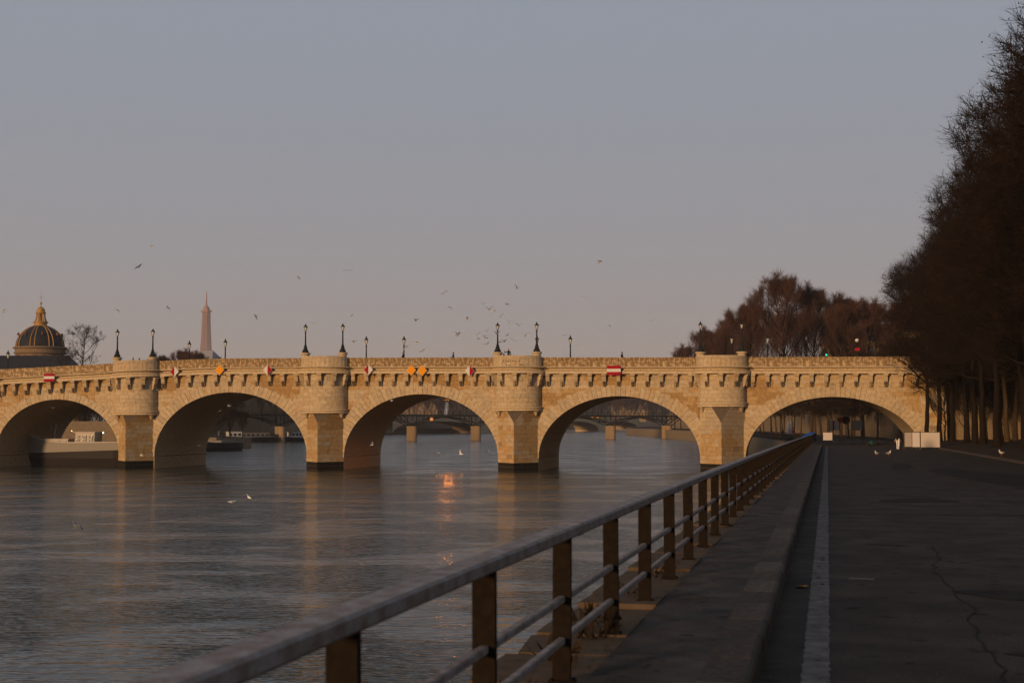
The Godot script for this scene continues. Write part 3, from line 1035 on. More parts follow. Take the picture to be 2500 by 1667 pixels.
# ---------------------------------------------------------------- bare trees
func grow(w: G, tw: G, r: RandomNumberGenerator, p: Vector3, d: Vector3, l: float, rad: float, level: int, cfg: Dictionary):
	var pts := [p]
	var rads := [rad]
	var k: int = 4 if level < 3 else 3
	var dd := d
	var reach := r.randf_range(0.78, 1.12) + (0.12 if r.randf() < 0.12 else 0.0)
	for i in k:
		dd = (dd + Vector3(r.randf_range(-1, 1), r.randf_range(-0.6, 1), r.randf_range(-1, 1)) * cfg.wild + Vector3(0, cfg.rise, 0)).normalized()
		var st := l / k
		var at_: Vector3 = (pts[-1] + dd * st - Vector3(0, cfg.env[0], 0)) / Vector3(cfg.env[1], cfg.env[2], cfg.env[1])
		if at_.length() > reach:                        # the crown keeps to its outline, more or less
			st *= 0.3
		pts.append(pts[-1] + dd * st)
		rads.append(rad * (1.0 - 0.75 * (i + 1) / k))
	if level <= 2:
		w.path(pts, rads, 5 if level == 1 else 4)
	else:
		tw.path(pts, rads, 3)
	if level >= 3:
		for i in int(cfg.twigs):
			var t := r.randf_range(0.1, 1.0) * k
			var i0 := mini(int(t), k - 1)
			var o: Vector3 = pts[i0].lerp(pts[i0 + 1], t - i0)
			var e := (dd * 0.7 + Vector3(r.randf_range(-1, 1), r.randf_range(-0.5, 1.0), r.randf_range(-1, 1))).normalized()
			var len_: float = cfg.twig * r.randf_range(0.4, 1.2)
			var side = e.cross(Vector3(r.randf_range(-1, 1), r.randf_range(-1, 1), r.randf_range(-1, 1))).normalized() * cfg.thick
			var q := o + e * len_ * 0.55 + Vector3(r.randf_range(-1, 1), r.randf_range(-1, 1), r.randf_range(-1, 1)) * len_ * 0.1
			var z := q + (e + Vector3(r.randf_range(-0.5, 0.5), r.randf_range(-0.2, 0.6), r.randf_range(-0.5, 0.5))).normalized() * len_ * 0.5
			tw.quad(o - side, o + side, q + side * 0.7, q - side * 0.7)
			tw.tri(q - side * 0.7, q + side * 0.7, z)
			var z2 := q + (e.cross(side).normalized() * r.randf_range(-1, 1) + e).normalized() * len_ * 0.4
			tw.tri(q - side * 0.7, q + side * 0.7, z2)
			if cfg.leaves > 0 and r.randf() < cfg.leaves:
				var a := Vector3(r.randf_range(-1, 1), r.randf_range(-1, 1), r.randf_range(-1, 1)).normalized() * 0.07
				tw.tri(z - a, z + a.cross(e), z + a)
		return
	var kids: int = cfg.kids[level - 1]
	for i in kids:
		var t := lerpf(0.25, 1.0, (i + r.randf()) / kids) * k
		var i0 := mini(int(t), k - 1)
		var o: Vector3 = pts[i0].lerp(pts[i0 + 1], t - i0)
		var side := dd.cross(Vector3(r.randf_range(-1, 1), r.randf_range(-1, 1), r.randf_range(-1, 1))).normalized()
		var e = (dd * cfg.along + side * cfg.out).normalized()
		grow(w, tw, r, o, e, l * cfg.shrink * r.randf_range(0.7, 1.15), lerpf(rads[i0], rads[i0 + 1], t - i0) * 0.62, level + 1, cfg)

func tree_meshes(seed_: int, cfg: Dictionary) -> Array:
	var r := RandomNumberGenerator.new()
	r.seed = seed_
	var w := G.new()
	var tw := G.new()
	var h: float = cfg.height
	var base: float = cfg.clear * h
	var lean := Vector3(r.randf_range(-0.3, 0.3), 0, r.randf_range(-0.3, 0.3)) * h * 0.05
	var rt: float = cfg.girth
	var pts := [Vector3(0, -0.3, 0), Vector3(0, 0.25, 0), Vector3(0, 0.9, 0)]
	var rads := [rt * 1.5, rt * 1.2, rt]
	for i in range(1, 7):
		pts.append(Vector3(0, base * i / 6.0 * 1.1 + 0.9 * (1 - i / 6.0), 0) + lean * i / 6.0 + Vector3(r.randf_range(-1, 1), 0, r.randf_range(-1, 1)) * rt * 0.25)
		rads.append(rt * lerpf(1.0, 0.66, i / 6.0))
	var tp: Vector3 = pts[-1]
	# the leader goes on through the crown
	for i in range(1, 6):
		pts.append(tp + Vector3(r.randf_range(-1, 1) * 0.3, (h * 0.86 - tp.y) * i / 5.0, r.randf_range(-1, 1) * 0.3))
		rads.append(rt * lerpf(0.6, 0.10, i / 5.0))
	w.path(pts, rads, 8)
	var limbs: int = cfg.limbs
	for i in limbs:
		var t := (i + r.randf_range(0.0, 0.9)) / limbs
		var y := lerpf(base * 0.92, h * 0.84, pow(t, 0.85))
		var o := Vector3(tp.x, y, tp.z)
		for j in pts.size() - 1:
			if pts[j].y <= y and pts[j + 1].y >= y:
				o = pts[j].lerp(pts[j + 1], (y - pts[j].y) / (pts[j + 1].y - pts[j].y))
		var a := i * 2.4 + r.randf_range(-0.4, 0.4)
		var wide := sin(clampf(lerpf(0.18, 1.0, t), 0, 1) * PI) * 0.75 + 0.38     # length follows the crown's outline
		var e := Vector3(cos(a), lerpf(cfg.low, 1.5, t), sin(a)).normalized()
		grow(w, tw, r, o, e, cfg.spread * wide * r.randf_range(0.85, 1.1), rt * lerpf(0.42, 0.14, t), 1, cfg)
	return [w.mesh(), tw.mesh()]

var KINDS := {}
func tree(kind: String, called: String, at: Vector3, turn: float, k: float, label: String, group: String, bark: Material, twig: Material, stretch := 1.0) -> Node3D:
	var t := thing(called, label, "tree", at, turn, group)
	t.scale = Vector3(k, k * stretch, k)
	part("trunk", KINDS[kind][0], bark, t)
	part("crown", KINDS[kind][1], twig, t)
	return t

func make_kinds():
	var plane := {"height": 19.0, "clear": 0.30, "girth": 0.27, "env": [12.6, 5.6, 7.6], "limbs": 22, "spread": 6.2, "low": 0.2, "wild": 0.22, "rise": 0.03, "kids": [8, 7], "along": 0.75, "out": 0.8, "shrink": 0.52, "twigs": 13, "twig": 1.0, "thick": 0.013, "leaves": 0.35}
	for i in 3:
		KINDS["plane_%d" % i] = tree_meshes(100 + i, plane)
	var dome := plane.duplicate()
	dome.merge({"height": 18.0, "clear": 0.24, "env": [10.8, 6.4, 7.4], "limbs": 22, "kids": [8, 8], "spread": 7.4, "low": 0.7, "rise": 0.17, "along": 1.0, "out": 0.5, "shrink": 0.55, "twigs": 10, "twig": 1.25, "thick": 0.017, "leaves": 0.3}, true)
	for i in 2:
		KINDS["dome_%d" % i] = tree_meshes(200 + i, dome)
	var open := plane.duplicate()
	open.merge({"env": [8.5, 6.5, 5.6], "height": 13.0, "clear": 0.22, "limbs": 11, "girth": 0.3, "spread": 5.2, "low": 0.6, "rise": 0.06, "kids": [5, 5], "twigs": 8, "twig": 0.8, "thick": 0.022, "leaves": 0.0, "wild": 0.3}, true)
	KINDS["open_0"] = tree_meshes(300, open)

func trees():
	make_kinds()
	var r := RandomNumberGenerator.new()
	r.seed = 17
	# first row at the road, second row behind it, up to the bridge
	var s := 46.0
	while s < 150.0:
		var n := 12.3 + r.randf_range(-0.6, 0.9)
		tree("plane_%d" % (r.randi() % 3), "plane_tree", rp(s, n, 0.45), r.randf() * TAU, r.randf_range(0.93, 1.05), "bare brown plane tree in the front row along the quay road", "trees in the front row on the verge", M.bark, M.twig)
		s += r.randf_range(7.0, 8.6)
	for q in [[152.0, 9.95, 0.95], [154.5, 11.4, 1.0]]:
		tree("plane_%d" % int(q[0]) if false else "plane_1", "plane_tree", rp(q[0], q[1], 0.15), r.randf() * TAU, q[2], "dark bare plane tree standing close before the end of the bridge", "dark trees before the bridge end", M.bark, M.twig)
	s = 66.0
	while s < 162.0:
		tree("plane_%d" % (r.randi() % 3), "plane_tree", rp(s, 17.0 + r.randf_range(-1.2, 1.2), 0.7), r.randf() * TAU, r.randf_range(0.85, 0.98), "pale-stemmed plane tree in the back row by the upper quay wall", "trees in the back row on the verge", M.bark_pale, M.twig)
		s += r.randf_range(5.5, 7.5)
	s = 70.0
	while s < 165.0:
		tree("plane_%d" % (r.randi() % 3), "plane_tree", rp(s, 21.5 + r.randf_range(-0.8, 0.8), 0.7), r.randf() * TAU, r.randf_range(0.6, 0.72), "young pale-stemmed plane tree right against the upper quay wall", "young trees against the quay wall", M.bark_pale, M.twig)
		s += r.randf_range(4.5, 6.5)
	for i in 34:  # bushes added to darken the sunlit quay wall between the trunks
		var sh := 84.0 + i * 2.45
		tree("dome_%d" % (i % 2), "wall_shrub", rp(sh, 23.6 + r.randf_range(-0.7, 0.5), 0.3), r.randf() * TAU, r.randf_range(0.30, 0.44), "tall dark bush added to darken the quay wall behind the trunks", "added bushes along the quay wall", M.bark, M.twig, 1.1)
	for i in 7:  # more added bushes, darkening the wall at the bridge end
		tree("dome_%d" % (i % 2), "wall_shrub", bp(51.0 + i * 2.3, -0.9, 1.2 + r.randf_range(-0.4, 0.6)), r.randf() * TAU, r.randf_range(0.36, 0.5), "tall dark bush added to darken the end wall of the bridge", "added bushes at the bridge end", M.bark, M.twig, 1.15)
	# on the upper quay beyond the bridge
	for q in [[47.5, 248, 1.08, 0], [54.5, 256, 1.02, 1], [44.0, 262, 0.9, 1], [62.0, 262, 0.95, 0], [51.5, 325, 1.02, 1], [58.0, 300, 0.95, 0], [47.5, 345, 0.92, 0], [60.0, 350, 1.0, 1], [55.5, 450, 1.0, 0], [60.0, 410, 0.95, 1], [66.0, 285, 0.9, 1], [55.5, 236, 0.78, 1], [60.5, 241, 0.82, 0], [66.5, 238, 0.8, 1], [57.0, 275, 0.85, 0], [72.0, 262, 0.9, 0], [44.8, 300, 0.8, 1], [53.0, 380, 0.85, 1]]:
		tree("dome_%d" % q[3], "quay_tree", Vector3(q[0], 6.2, -q[1]), r.randf() * TAU, q[2], "round-crowned reddish bare tree on the upper quay beyond the bridge", "trees on the upper quay beyond the bridge", M.bark, M.twig_red)
	# lower quay beyond the bridge, seen under the arch over the road
	for i in 30:
		var z := 194.0 + i * 5.2 + r.randf_range(-2, 2)
		tree("plane_%d" % (r.randi() % 3), "quay_tree", Vector3(45.0 + z * 0.045 + r.randf_range(-1.5, 7.5), -0.9, -z), r.randf() * TAU, r.randf_range(0.62, 0.75), "slender pale-stemmed tree on the lower quay behind the bridge", "trees on the lower quay behind the bridge", M.bark_pale, M.twig)
	for i in 12:
		var z := 380.0 + i * 21.0
		tree("dome_%d" % (i % 2), "quay_tree", Vector3(71.0 + r.randf_range(-4, 4), -1.0, -z), r.randf() * TAU, r.randf_range(0.75, 0.95), "grey-brown bare tree on the far quay seen through the arches", "far trees seen through the arches", M.bark, M.twig_red)
	# bare tree beside the golden dome, and small crowns behind the parapet
	for i in 26:  # bushes added in front of the sunlit bank wall so the arches look dark
		var x := -126.0 + i * 2.6
		tree("dome_%d" % (i % 2), "island_shrub", Vector3(x, -1.7, -(320.5 + r.randf_range(-0.5, 2.5))), r.randf() * TAU, r.randf_range(0.30, 0.46), "low dark bush added to hide the sunlit wall on the island tip", "added bushes on the island tip", M.bark, M.twig, 1.0)
	tree("open_0", "bare_tree", Vector3(-96.0, 9.8, -318), 0.6, 0.98, "open dark bare tree beside the golden dome", "", M.bark, M.twig)
	tree("open_0", "bare_tree", Vector3(-101.0, 8.5, -322), 2.6, 0.72, "low dark bare tree half hidden before the foot of the dome", "", M.bark, M.twig)
	for q in [[-98.0, 395, 0.72], [-93.5, 402, 0.80], [-88.5, 398, 0.76], [-84.5, 406, 0.68]]:
		tree("dome_%d" % (int(q[1]) % 2), "small_tree", Vector3(q[0], 6.4, -q[1]), r.randf() * TAU, q[2], "small brown bare tree behind the parapet near the pale roof", "small trees near the pale roof", M.bark, M.twig_red)
	# dark wood on the tip of the island behind the left arches
	for q in [[-118, 322, 0.85], [-112, 332, 0.9], [-107, 326, 0.8], [-101, 336, 0.9], [-95, 328, 0.8], [-89, 334, 0.85], [-83, 328, 0.8], [-77, 332, 0.85], [-71, 327, 0.72], [-66, 333, 0.66], [-124, 330, 0.9], [-80, 345, 0.8], [-92, 345, 0.8], [-104, 347, 0.85], [-73, 341, 0.72]]:
		tree("plane_%d" % (r.randi() % 3), "island_tree", Vector3(q[0], -0.6, -q[1]), r.randf() * TAU, q[2], "dark tree on the island tip behind the shadowed arches", "trees on the island tip", M.bark, M.twig, 0.85)
	# left bank and the bend of the river
	for i in 17:
		var z := 455.0 + i * 16.0
		tree("dome_%d" % (i % 2), "bank_tree", Vector3(-76.0 + r.randf_range(-7, 5), 1.4, -z), r.randf() * TAU, r.randf_range(0.85, 1.0), "grey-brown bare tree on the left bank seen through the arches", "trees on the left bank", M.bark, M.twig_red)
	for i in 44:
		var x := -72.0 + i * 4.6
		tree("dome_%d" % (i % 2), "bank_tree", Vector3(x, 2.0, -(1010.0 + x * 1.2 + r.randf_range(-25, 25))), r.randf() * TAU, r.randf_range(1.0, 1.25), "hazy bare tree closing the view along the river bend", "trees at the bend of the river", M.bark, M.twig_red)

# ---------------------------------------------------------------- river, banks
func river():
	var g := G.new()
	g.quad(Vector3(-2500, WATER, 300), Vector3(2500, WATER, 300), Vector3(2500, WATER, -6000), Vector3(-2500, WATER, -6000))
	structure("river", g, M.river_water)

func bank(edge: Array, side: float, low: float, wide: float, high: float, names: Array, label: String, wall_label: String, stone: Material):
	var g := G.new()
	var q := G.new()
	var w := G.new()
	var up := G.new()
	for i in edge.size() - 1:
		var a := Vector3(edge[i][0], 0, -edge[i][1])
		var b := Vector3(edge[i + 1][0], 0, -edge[i + 1][1])
		var x := Vector3(side, 0, 0)
		var y := func(p: Vector3, h: float): return Vector3(p.x, h, p.z)
		g.quad(y.call(a, -6.0), y.call(b, -6.0), y.call(b, low), y.call(a, low))
		g.quad(y.call(a, low), y.call(b, low), y.call(b + x * 0.8, low + 0.02), y.call(a + x * 0.8, low + 0.02))
		q.quad(y.call(a + x * 0.8, low + 0.02), y.call(b + x * 0.8, low + 0.02), y.call(b + x * wide, low), y.call(a + x * wide, low))
		w.quad(y.call(a + x * wide, low), y.call(b + x * wide, low), y.call(b + x * wide, high), y.call(a + x * wide, high))
		w.quad(y.call(a + x * wide, high), y.call(b + x * wide, high), y.call(b + x * (wide + 0.7), high), y.call(a + x * (wide + 0.7), high))
		up.quad(y.call(a + x * (wide + 0.7), high - 0.05), y.call(b + x * (wide + 0.7), high - 0.05), y.call(b + x * 2000.0, high - 0.05), y.call(a + x * 2000.0, high - 0.05))
	single(names[0], g, stone, label, "wall")
	structure(names[1], q, M.earth)
	single(names[2], w, stone, wall_label, "wall")
	structure(names[3], up, M.earth)

func banks():
	bank([[35.6, 166], [40, 210], [44.6, 268], [52, 360], [57, 452], [56, 558], [52, 650], [66, 800], [90, 950], [140, 1150], [420, 1900]], 1.0, -0.98, 21.0, 6.2, ["embankment_wall", "lower_quay", "retaining_wall", "upper_quay"], "low embankment wall along the water behind the bridge, below the quay trees", "tall pale retaining wall behind the lower quay trees beyond the bridge", M.quay_stone)
	bank([[-560, 300], [-118, 312], [-66, 318], [-60, 328], [-72, 352], [-100, 392], [-83, 424], [-66, 444], [-63, 560], [-66, 690], [-34, 760], [0, 900], [40, 1100], [220, 1900]], -1.0, -1.6, 9.0, 2.0, ["embankment_wall", "left_quay", "retaining_wall", "left_bank"], "dark embankment wall on the dome's side of the river", "dark retaining wall under the trees on the dome's side of the river", M.quay_stone)
	# upper quay wall beside the road, in front of the bridge
	var g := G.new()
	for i in 40:
		var a := -14.0 + i * 4.7
		var b := a + 4.7
		g.quad(rp(a, 25.0, 0.5), rp(b, 25.0, 0.5), Vector3(rp(b, 25.2, 0).x, 6.4, rp(b, 25.2, 0).z), Vector3(rp(a, 25.2, 0).x, 6.4, rp(a, 25.2, 0).z))
		g.quad(Vector3(rp(a, 25.2, 0).x, 6.4, rp(a, 25.2, 0).z), Vector3(rp(b, 25.2, 0).x, 6.4, rp(b, 25.2, 0).z), Vector3(rp(b, 25.9, 0).x, 6.4, rp(b, 25.9, 0).z), Vector3(rp(a, 25.9, 0).x, 6.4, rp(a, 25.9, 0).z))
	single("retaining_wall", g, M.quay_stone, "tall quay wall behind the rows of trees beside the road", "wall")
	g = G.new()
	g.box(Vector3(0, 6.7, -8.0), Vector3(30.0, 13.4, 16.0))  # abutment of the bridge, in quay stone darker than its limestone, to stay dim
	single("abutment_block", g, M.quay_stone, "bridge abutment block in darker quay stone behind the added bushes", "wall", bp(66.6, -5.0, -1.4), -BA)
	g = G.new()
	g.quad(Vector3(rp(-14, 25.9, 0).x, 6.35, rp(-14, 25.9, 0).z), Vector3(400, 6.35, rp(-14, 25.9, 0).z), Vector3(400, 6.35, rp(172, 25.9, 0).z), Vector3(rp(172, 25.9, 0).x, 6.35, rp(172, 25.9, 0).z))
	structure("upper_street", g, M.asphalt)

# ---------------------------------------------------------------- buildings
func house(called: String, label: String, at: Vector3, turn: float, size: Vector3, roof: float, rows: int, cols: int, wall: Material, top_: Material, chimneys: Array, hip := 0.0) -> Node3D:
	var t := thing(called, label, "building", at, turn)
	var g := G.new()
	g.box(Vector3(0, size.y * 0.5, 0), size)
	part("wall", g, wall, t)
	g = G.new()
	g.box(Vector3(0, size.y + 0.15, 0), Vector3(size.x + 0.8, 0.3, size.z + 0.8))
	part("cornice", g, wall, t)
	g = G.new()
	var e := size * 0.5 + Vector3(0.2, 0, 0.2)
	var y := size.y + 0.3
	var r0 := Vector3(-e.x + hip, y + roof, 0)
	var r1 := Vector3(e.x - hip, y + roof, 0)
	g.quad(Vector3(-e.x, y, e.z), Vector3(e.x, y, e.z), r1, r0)
	g.quad(Vector3(e.x, y, -e.z), Vector3(-e.x, y, -e.z), r0, r1)
	g.tri(Vector3(e.x, y, e.z), Vector3(e.x, y, -e.z), r1)
	g.tri(Vector3(-e.x, y, -e.z), Vector3(-e.x, y, e.z), r0)
	var rf := part("roof", g, top_, t)
	for c in chimneys:
		g = G.new()
		g.box(Vector3(c[0], y + c[2] * 0.5, c[1]), Vector3(c[3], c[2], c[3] * 0.8))
		g.box(Vector3(c[0], y + c[2] + 0.12, c[1]), Vector3(c[3] + 0.2, 0.24, c[3] * 0.8 + 0.2))
		for k in 3:
			g.lathe(Vector3(c[0] + (k - 1) * c[3] * 0.3, y + c[2] + 0.24, c[1]), [Vector2(0.14, 0), Vector2(0.10, 0.6), Vector2(0.0, 0.6)], 6)
		part("chimney", g, M.brick_red, rf)
	var wm := G.new()
	wm.box(Vector3.ZERO, Vector3(1.2, 2.0, 0.1))
	var wmesh := wm.mesh()
	var fm := G.new()
	fm.box(Vector3(0, -1.08, 0.05), Vector3(1.5, 0.16, 0.25))
	for k in [-1, 1]:
		fm.box(Vector3(k * 0.66, 0, 0.03), Vector3(0.12, 2.0, 0.16))
	fm.box(Vector3(0, 1.08, 0.03), Vector3(1.44, 0.16, 0.16))
	var fmesh := fm.mesh()
	for i in rows:
		for j in cols:
			var o := part("window", wmesh, M.window_dark, t)
			o.position = Vector3(lerpf(-size.x * 0.5, size.x * 0.5, (j + 0.5) / cols), size.y * (i + 0.55) / rows, size.z * 0.5 + 0.02)
			part("window_frame", fmesh, wall, o)
	return t

func domed_church():
	var t := thing("domed_palace", "slate dome with gilded ribs and golden lantern rising behind the bridge", "dome", Vector3(-143.0, 2.0, -430.0), 0.0)
	var g := G.new()
	g.lathe(Vector3.ZERO, [Vector2(6.9, 0), Vector2(6.9, 20.2), Vector2(7.6, 20.4), Vector2(7.7, 20.8), Vector2(7.3, 20.9), Vector2(7.3, 21.7), Vector2(7.9, 22.0), Vector2(7.9, 22.4), Vector2(7.2, 22.5)], 32)
	var drum := part("drum", g, M.facade, t)
	g = G.new()
	for i in 16:
		var a := TAU * i / 16.0
		g.box(Vector3(sin(a) * 7.0, 15.5, cos(a) * 7.0), Vector3(0.9, 9.0, 0.4), Basis(Vector3.UP, a))
	part("pilasters", g, M.facade, drum)
	g = G.new()
	var prof := []
	for i in 15:
		var y := 6.32 * i / 14.0
		prof.append(Vector2(7.12 * sqrt(1.0 - pow(y / 6.62, 2.0)), 22.5 + y))
	g.lathe(Vector3.ZERO, prof, 32)
	var shell := part("dome_shell", g, M.slate, t)
	for i in 8:
		for e in [-1, 1]:
			g = G.new()
			var a = TAU * i / 8.0 + e * 0.095
			var pts := []
			var rads := []
			for p in prof:
				pts.append(Vector3(sin(a) * (p.x + 0.04), p.y, cos(a) * (p.x + 0.04)))
				rads.append(0.15)
			g.path(pts, rads, 6)
			part("rib", g, M.gilt, shell)
	for i in 8:
		var a := TAU * (i + 0.5) / 8.0
		g = G.new()
		g.box(Vector3(sin(a) * 6.3, 26.2, cos(a) * 6.3), Vector3(0.4, 0.6, 0.7), Basis(Vector3.UP, a))
		g.lathe(Vector3(sin(a) * 6.3, 26.5, cos(a) * 6.3), [Vector2(0.3, 0), Vector2(0.2, 0.25), Vector2(0.0, 0.35)], 8)
		part("dormer", g, M.brick_red, shell)
	g = G.new()
	g.lathe(Vector3(0, 28.7, 0), [Vector2(2.1, 0), Vector2(2.25, 0.2), Vector2(1.9, 0.4), Vector2(1.9, 1.0), Vector2(2.2, 1.2), Vector2(2.2, 1.5), Vector2(1.0, 1.6)], 20)
	for i in 8:
		var a := TAU * i / 8.0
		g.path([Vector3(sin(a) * 1.75, 30.2, cos(a) * 1.75), Vector3(sin(a) * 1.35, 31.2, cos(a) * 1.35), Vector3(sin(a) * 1.25, 32.6, cos(a) * 1.25)], [0.26, 0.22, 0.2], 6)
	g.lathe(Vector3(0, 30.2, 0), [Vector2(0.8, 0), Vector2(0.8, 2.4), Vector2(1.5, 2.5), Vector2(1.55, 2.8), Vector2(1.3, 2.9), Vector2(1.25, 3.5), Vector2(0.95, 4.1), Vector2(0.4, 4.5), Vector2(0.14, 4.7), Vector2(0.14, 5.2), Vector2(0.36, 5.5), Vector2(0.3, 5.8), Vector2(0.06, 6.0)], 16)
	part("lantern", g, M.gilt, t)
	g = G.new()
	g.tube(Vector3(0, 36.1, 0), Vector3(0, 39.6, 0), 0.06, 0.04, 6)
	g.tube(Vector3(-0.7, 37.6, 0), Vector3(0.7, 37.6, 0), 0.07, 0.07, 6)
	part("cross", g, M.gilt, t)

func ribbon(g: G, a: Vector3, b: Vector3, wide: float, out: Vector3):   # flat iron bar lying in a face of the tower
	var s := (b - a).cross(out).normalized() * wide
	g.prism([a - s, b - s, b + s, a + s], out * 0.5)

func lattice_tower():
	var t := thing("lattice_tower", "tall iron lattice tower on the hazy horizon behind the bridge", "tower", Vector3(-755, -2, -3500), 0.0)
	t.rotation.y = deg_to_rad(-32.0) + 0.2147
	var prof := [[0, 62], [28, 45], [57, 33], [85, 23], [115, 15.5], [145, 12], [174, 10], [200, 8.7], [225, 7.7], [250, 7.0], [277, 6.6]]
	var levels := [0, 28, 57, 85, 115, 127, 139, 150, 161, 172, 182, 192, 202, 211, 220, 229, 237, 245, 253, 261, 269, 277]
	var g := G.new()
	for i in levels.size() - 1:
		var y0: float = levels[i]
		var y1: float = levels[i + 1]
		var h0 := lerp_list(prof, y0)
		var h1 := lerp_list(prof, y1)
		var th := 0.8 if y0 >= 115 else 2.0
		for f in 4:
			var b := Basis(Vector3.UP, f * PI / 2)
			var a0 := b * Vector3(-h0, y0, h0)
			var c0 := b * Vector3(h0, y0, h0)
			var a1 := b * Vector3(-h1, y1, h1)
			var c1 := b * Vector3(h1, y1, h1)
			ribbon(g, a0, a1, th, b * Vector3(0, 0, 1))
			ribbon(g, a1, c1, th * 0.6, b * Vector3(0, 0, 1))
			for q in [0.28, 0.72]:
				ribbon(g, a0.lerp(c0, q), a1.lerp(c1, q), th * 0.75, b * Vector3(0, 0, 1))
			ribbon(g, a0, a1.lerp(c1, 0.28), th * 0.5, b * Vector3(0, 0, 1))
			ribbon(g, a0.lerp(c0, 0.28), a1, th * 0.5, b * Vector3(0, 0, 1))
			ribbon(g, c0, c1.lerp(a1, 0.28), th * 0.5, b * Vector3(0, 0, 1))
			ribbon(g, c0.lerp(a0, 0.28), c1, th * 0.5, b * Vector3(0, 0, 1))
			if y0 >= 115:
				ribbon(g, a0.lerp(c0, 0.28), a1.lerp(c1, 0.72), th * 0.5, b * Vector3(0, 0, 1))
				ribbon(g, a0.lerp(c0, 0.72), a1.lerp(c1, 0.28), th * 0.5, b * Vector3(0, 0, 1))
	part("lattice", g, M.tower_iron, t)
	g = G.new()
	for q in [[57, 36, 5], [115, 19, 4], [277, 9.6, 3.6]]:
		g.box(Vector3(0, q[0], 0), Vector3(q[1] * 2, q[2], q[1] * 2))
	part("platform", g, M.tower_iron, t)
	g = G.new()
	g.box(Vector3(0, 282, 0), Vector3(11.5, 7, 11.5))
	g.lathe(Vector3(0, 285, 0), [Vector2(5.6, 0), Vector2(5.2, 4), Vector2(2.6, 7), Vector2(1.9, 10), Vector2(1.7, 24), Vector2(1.1, 25), Vector2(1.1, 40), Vector2(0, 41)], 10)
	part("cupola", g, M.tower_iron, t)

# ---------------------------------------------------------------- the two bridges behind
func footbridge():
	var a := Vector3(-100, 0, -408)
	var b := Vector3(69, 0, -533)
	var d := (b - a).normalized()
	var t := thing("iron_footbridge", "slim iron arch footbridge on stone piers seen through the arches", "bridge", Vector3.ZERO, 0.0)
	t.position = a
	t.rotation.y = -atan2(d.z, d.x)
	var l := a.distance_to(b)
	var piers := []
	for x in [Vector3(-89, 0, -416), Vector3(-70, 0, -430), Vector3(-51, 0, -444), Vector3(-32.9, 0, -459), Vector3(-12, 0, -473), Vector3(11.5, 0, -490.5), Vector3(35.1, 0, -508), Vector3(57, 0, -524)]:
		piers.append((x - a).dot(d))
	var ends := [0.0] + piers + [l]
	for x in piers:
		var g := G.new()
		var cs := []
		for k in 16:
			var th := TAU * k / 16.0
			cs.append(Vector3(x + 1.0 * cos(th), -5.5, 1.2 * sin(th) + signf(sin(th)) * 1.1))
		g.prism(cs, Vector3(0, 5.5 + 0.1, 0))
		var cap := []
		for p in cs:
			cap.append(Vector3(x + (p.x - x) * 1.12, 0.102, p.z * 1.05))
		g.prism(cap, Vector3(0, 0.42, 0))
		part("pier", g, M.limestone_5, t)
	for i in ends.size() - 1:
		for z in [-2.6, 0.0, 2.6]:
			var g := G.new()
			var x0: float = ends[i] + 0.4
			var x1: float = ends[i + 1] - 0.4
			var pts := []
			var rads := []
			for k in 13:
				var q := k / 12.0
				pts.append(Vector3(lerpf(x0, x1, q), 0.6 + 2.9 * (1.0 - pow(2 * q - 1, 2.0)), z))
				rads.append(0.15)
			g.path(pts, rads, 5)
			for k in [1, 2, 3, 9, 10, 11]:
				g.tube(pts[k], Vector3(pts[k].x, 3.7, z), 0.06, 0.06, 4)
			g.tube(pts[1], Vector3(x0 + 4.5, 3.7, z), 0.09, 0.09, 4)
			g.tube(pts[11], Vector3(x1 - 4.5, 3.7, z), 0.09, 0.09, 4)
			g.tube(Vector3(x0 - 0.3, 0.5, z), Vector3(x0 - 0.3, 3.7, z), 0.14, 0.14, 5)
			part("arch_rib", g, M.iron, t)
	var g := G.new()
	g.box(Vector3(l * 0.5, 3.95, 0), Vector3(l, 0.5, 6.4))
	part("deck", g, M.iron, t)
	for z in [-3.1, 3.1]:
		g = G.new()
		var x := 0.0
		while x < l:
			g.box(Vector3(x, 4.75, z), Vector3(0.07, 1.1, 0.07)); x += 1.4
		for y in [4.45, 4.85, 5.28]:
			g.box(Vector3(l * 0.5, y, z), Vector3(l, 0.06, 0.05))
		part("railing", g, M.iron, t)
	return [a, d]

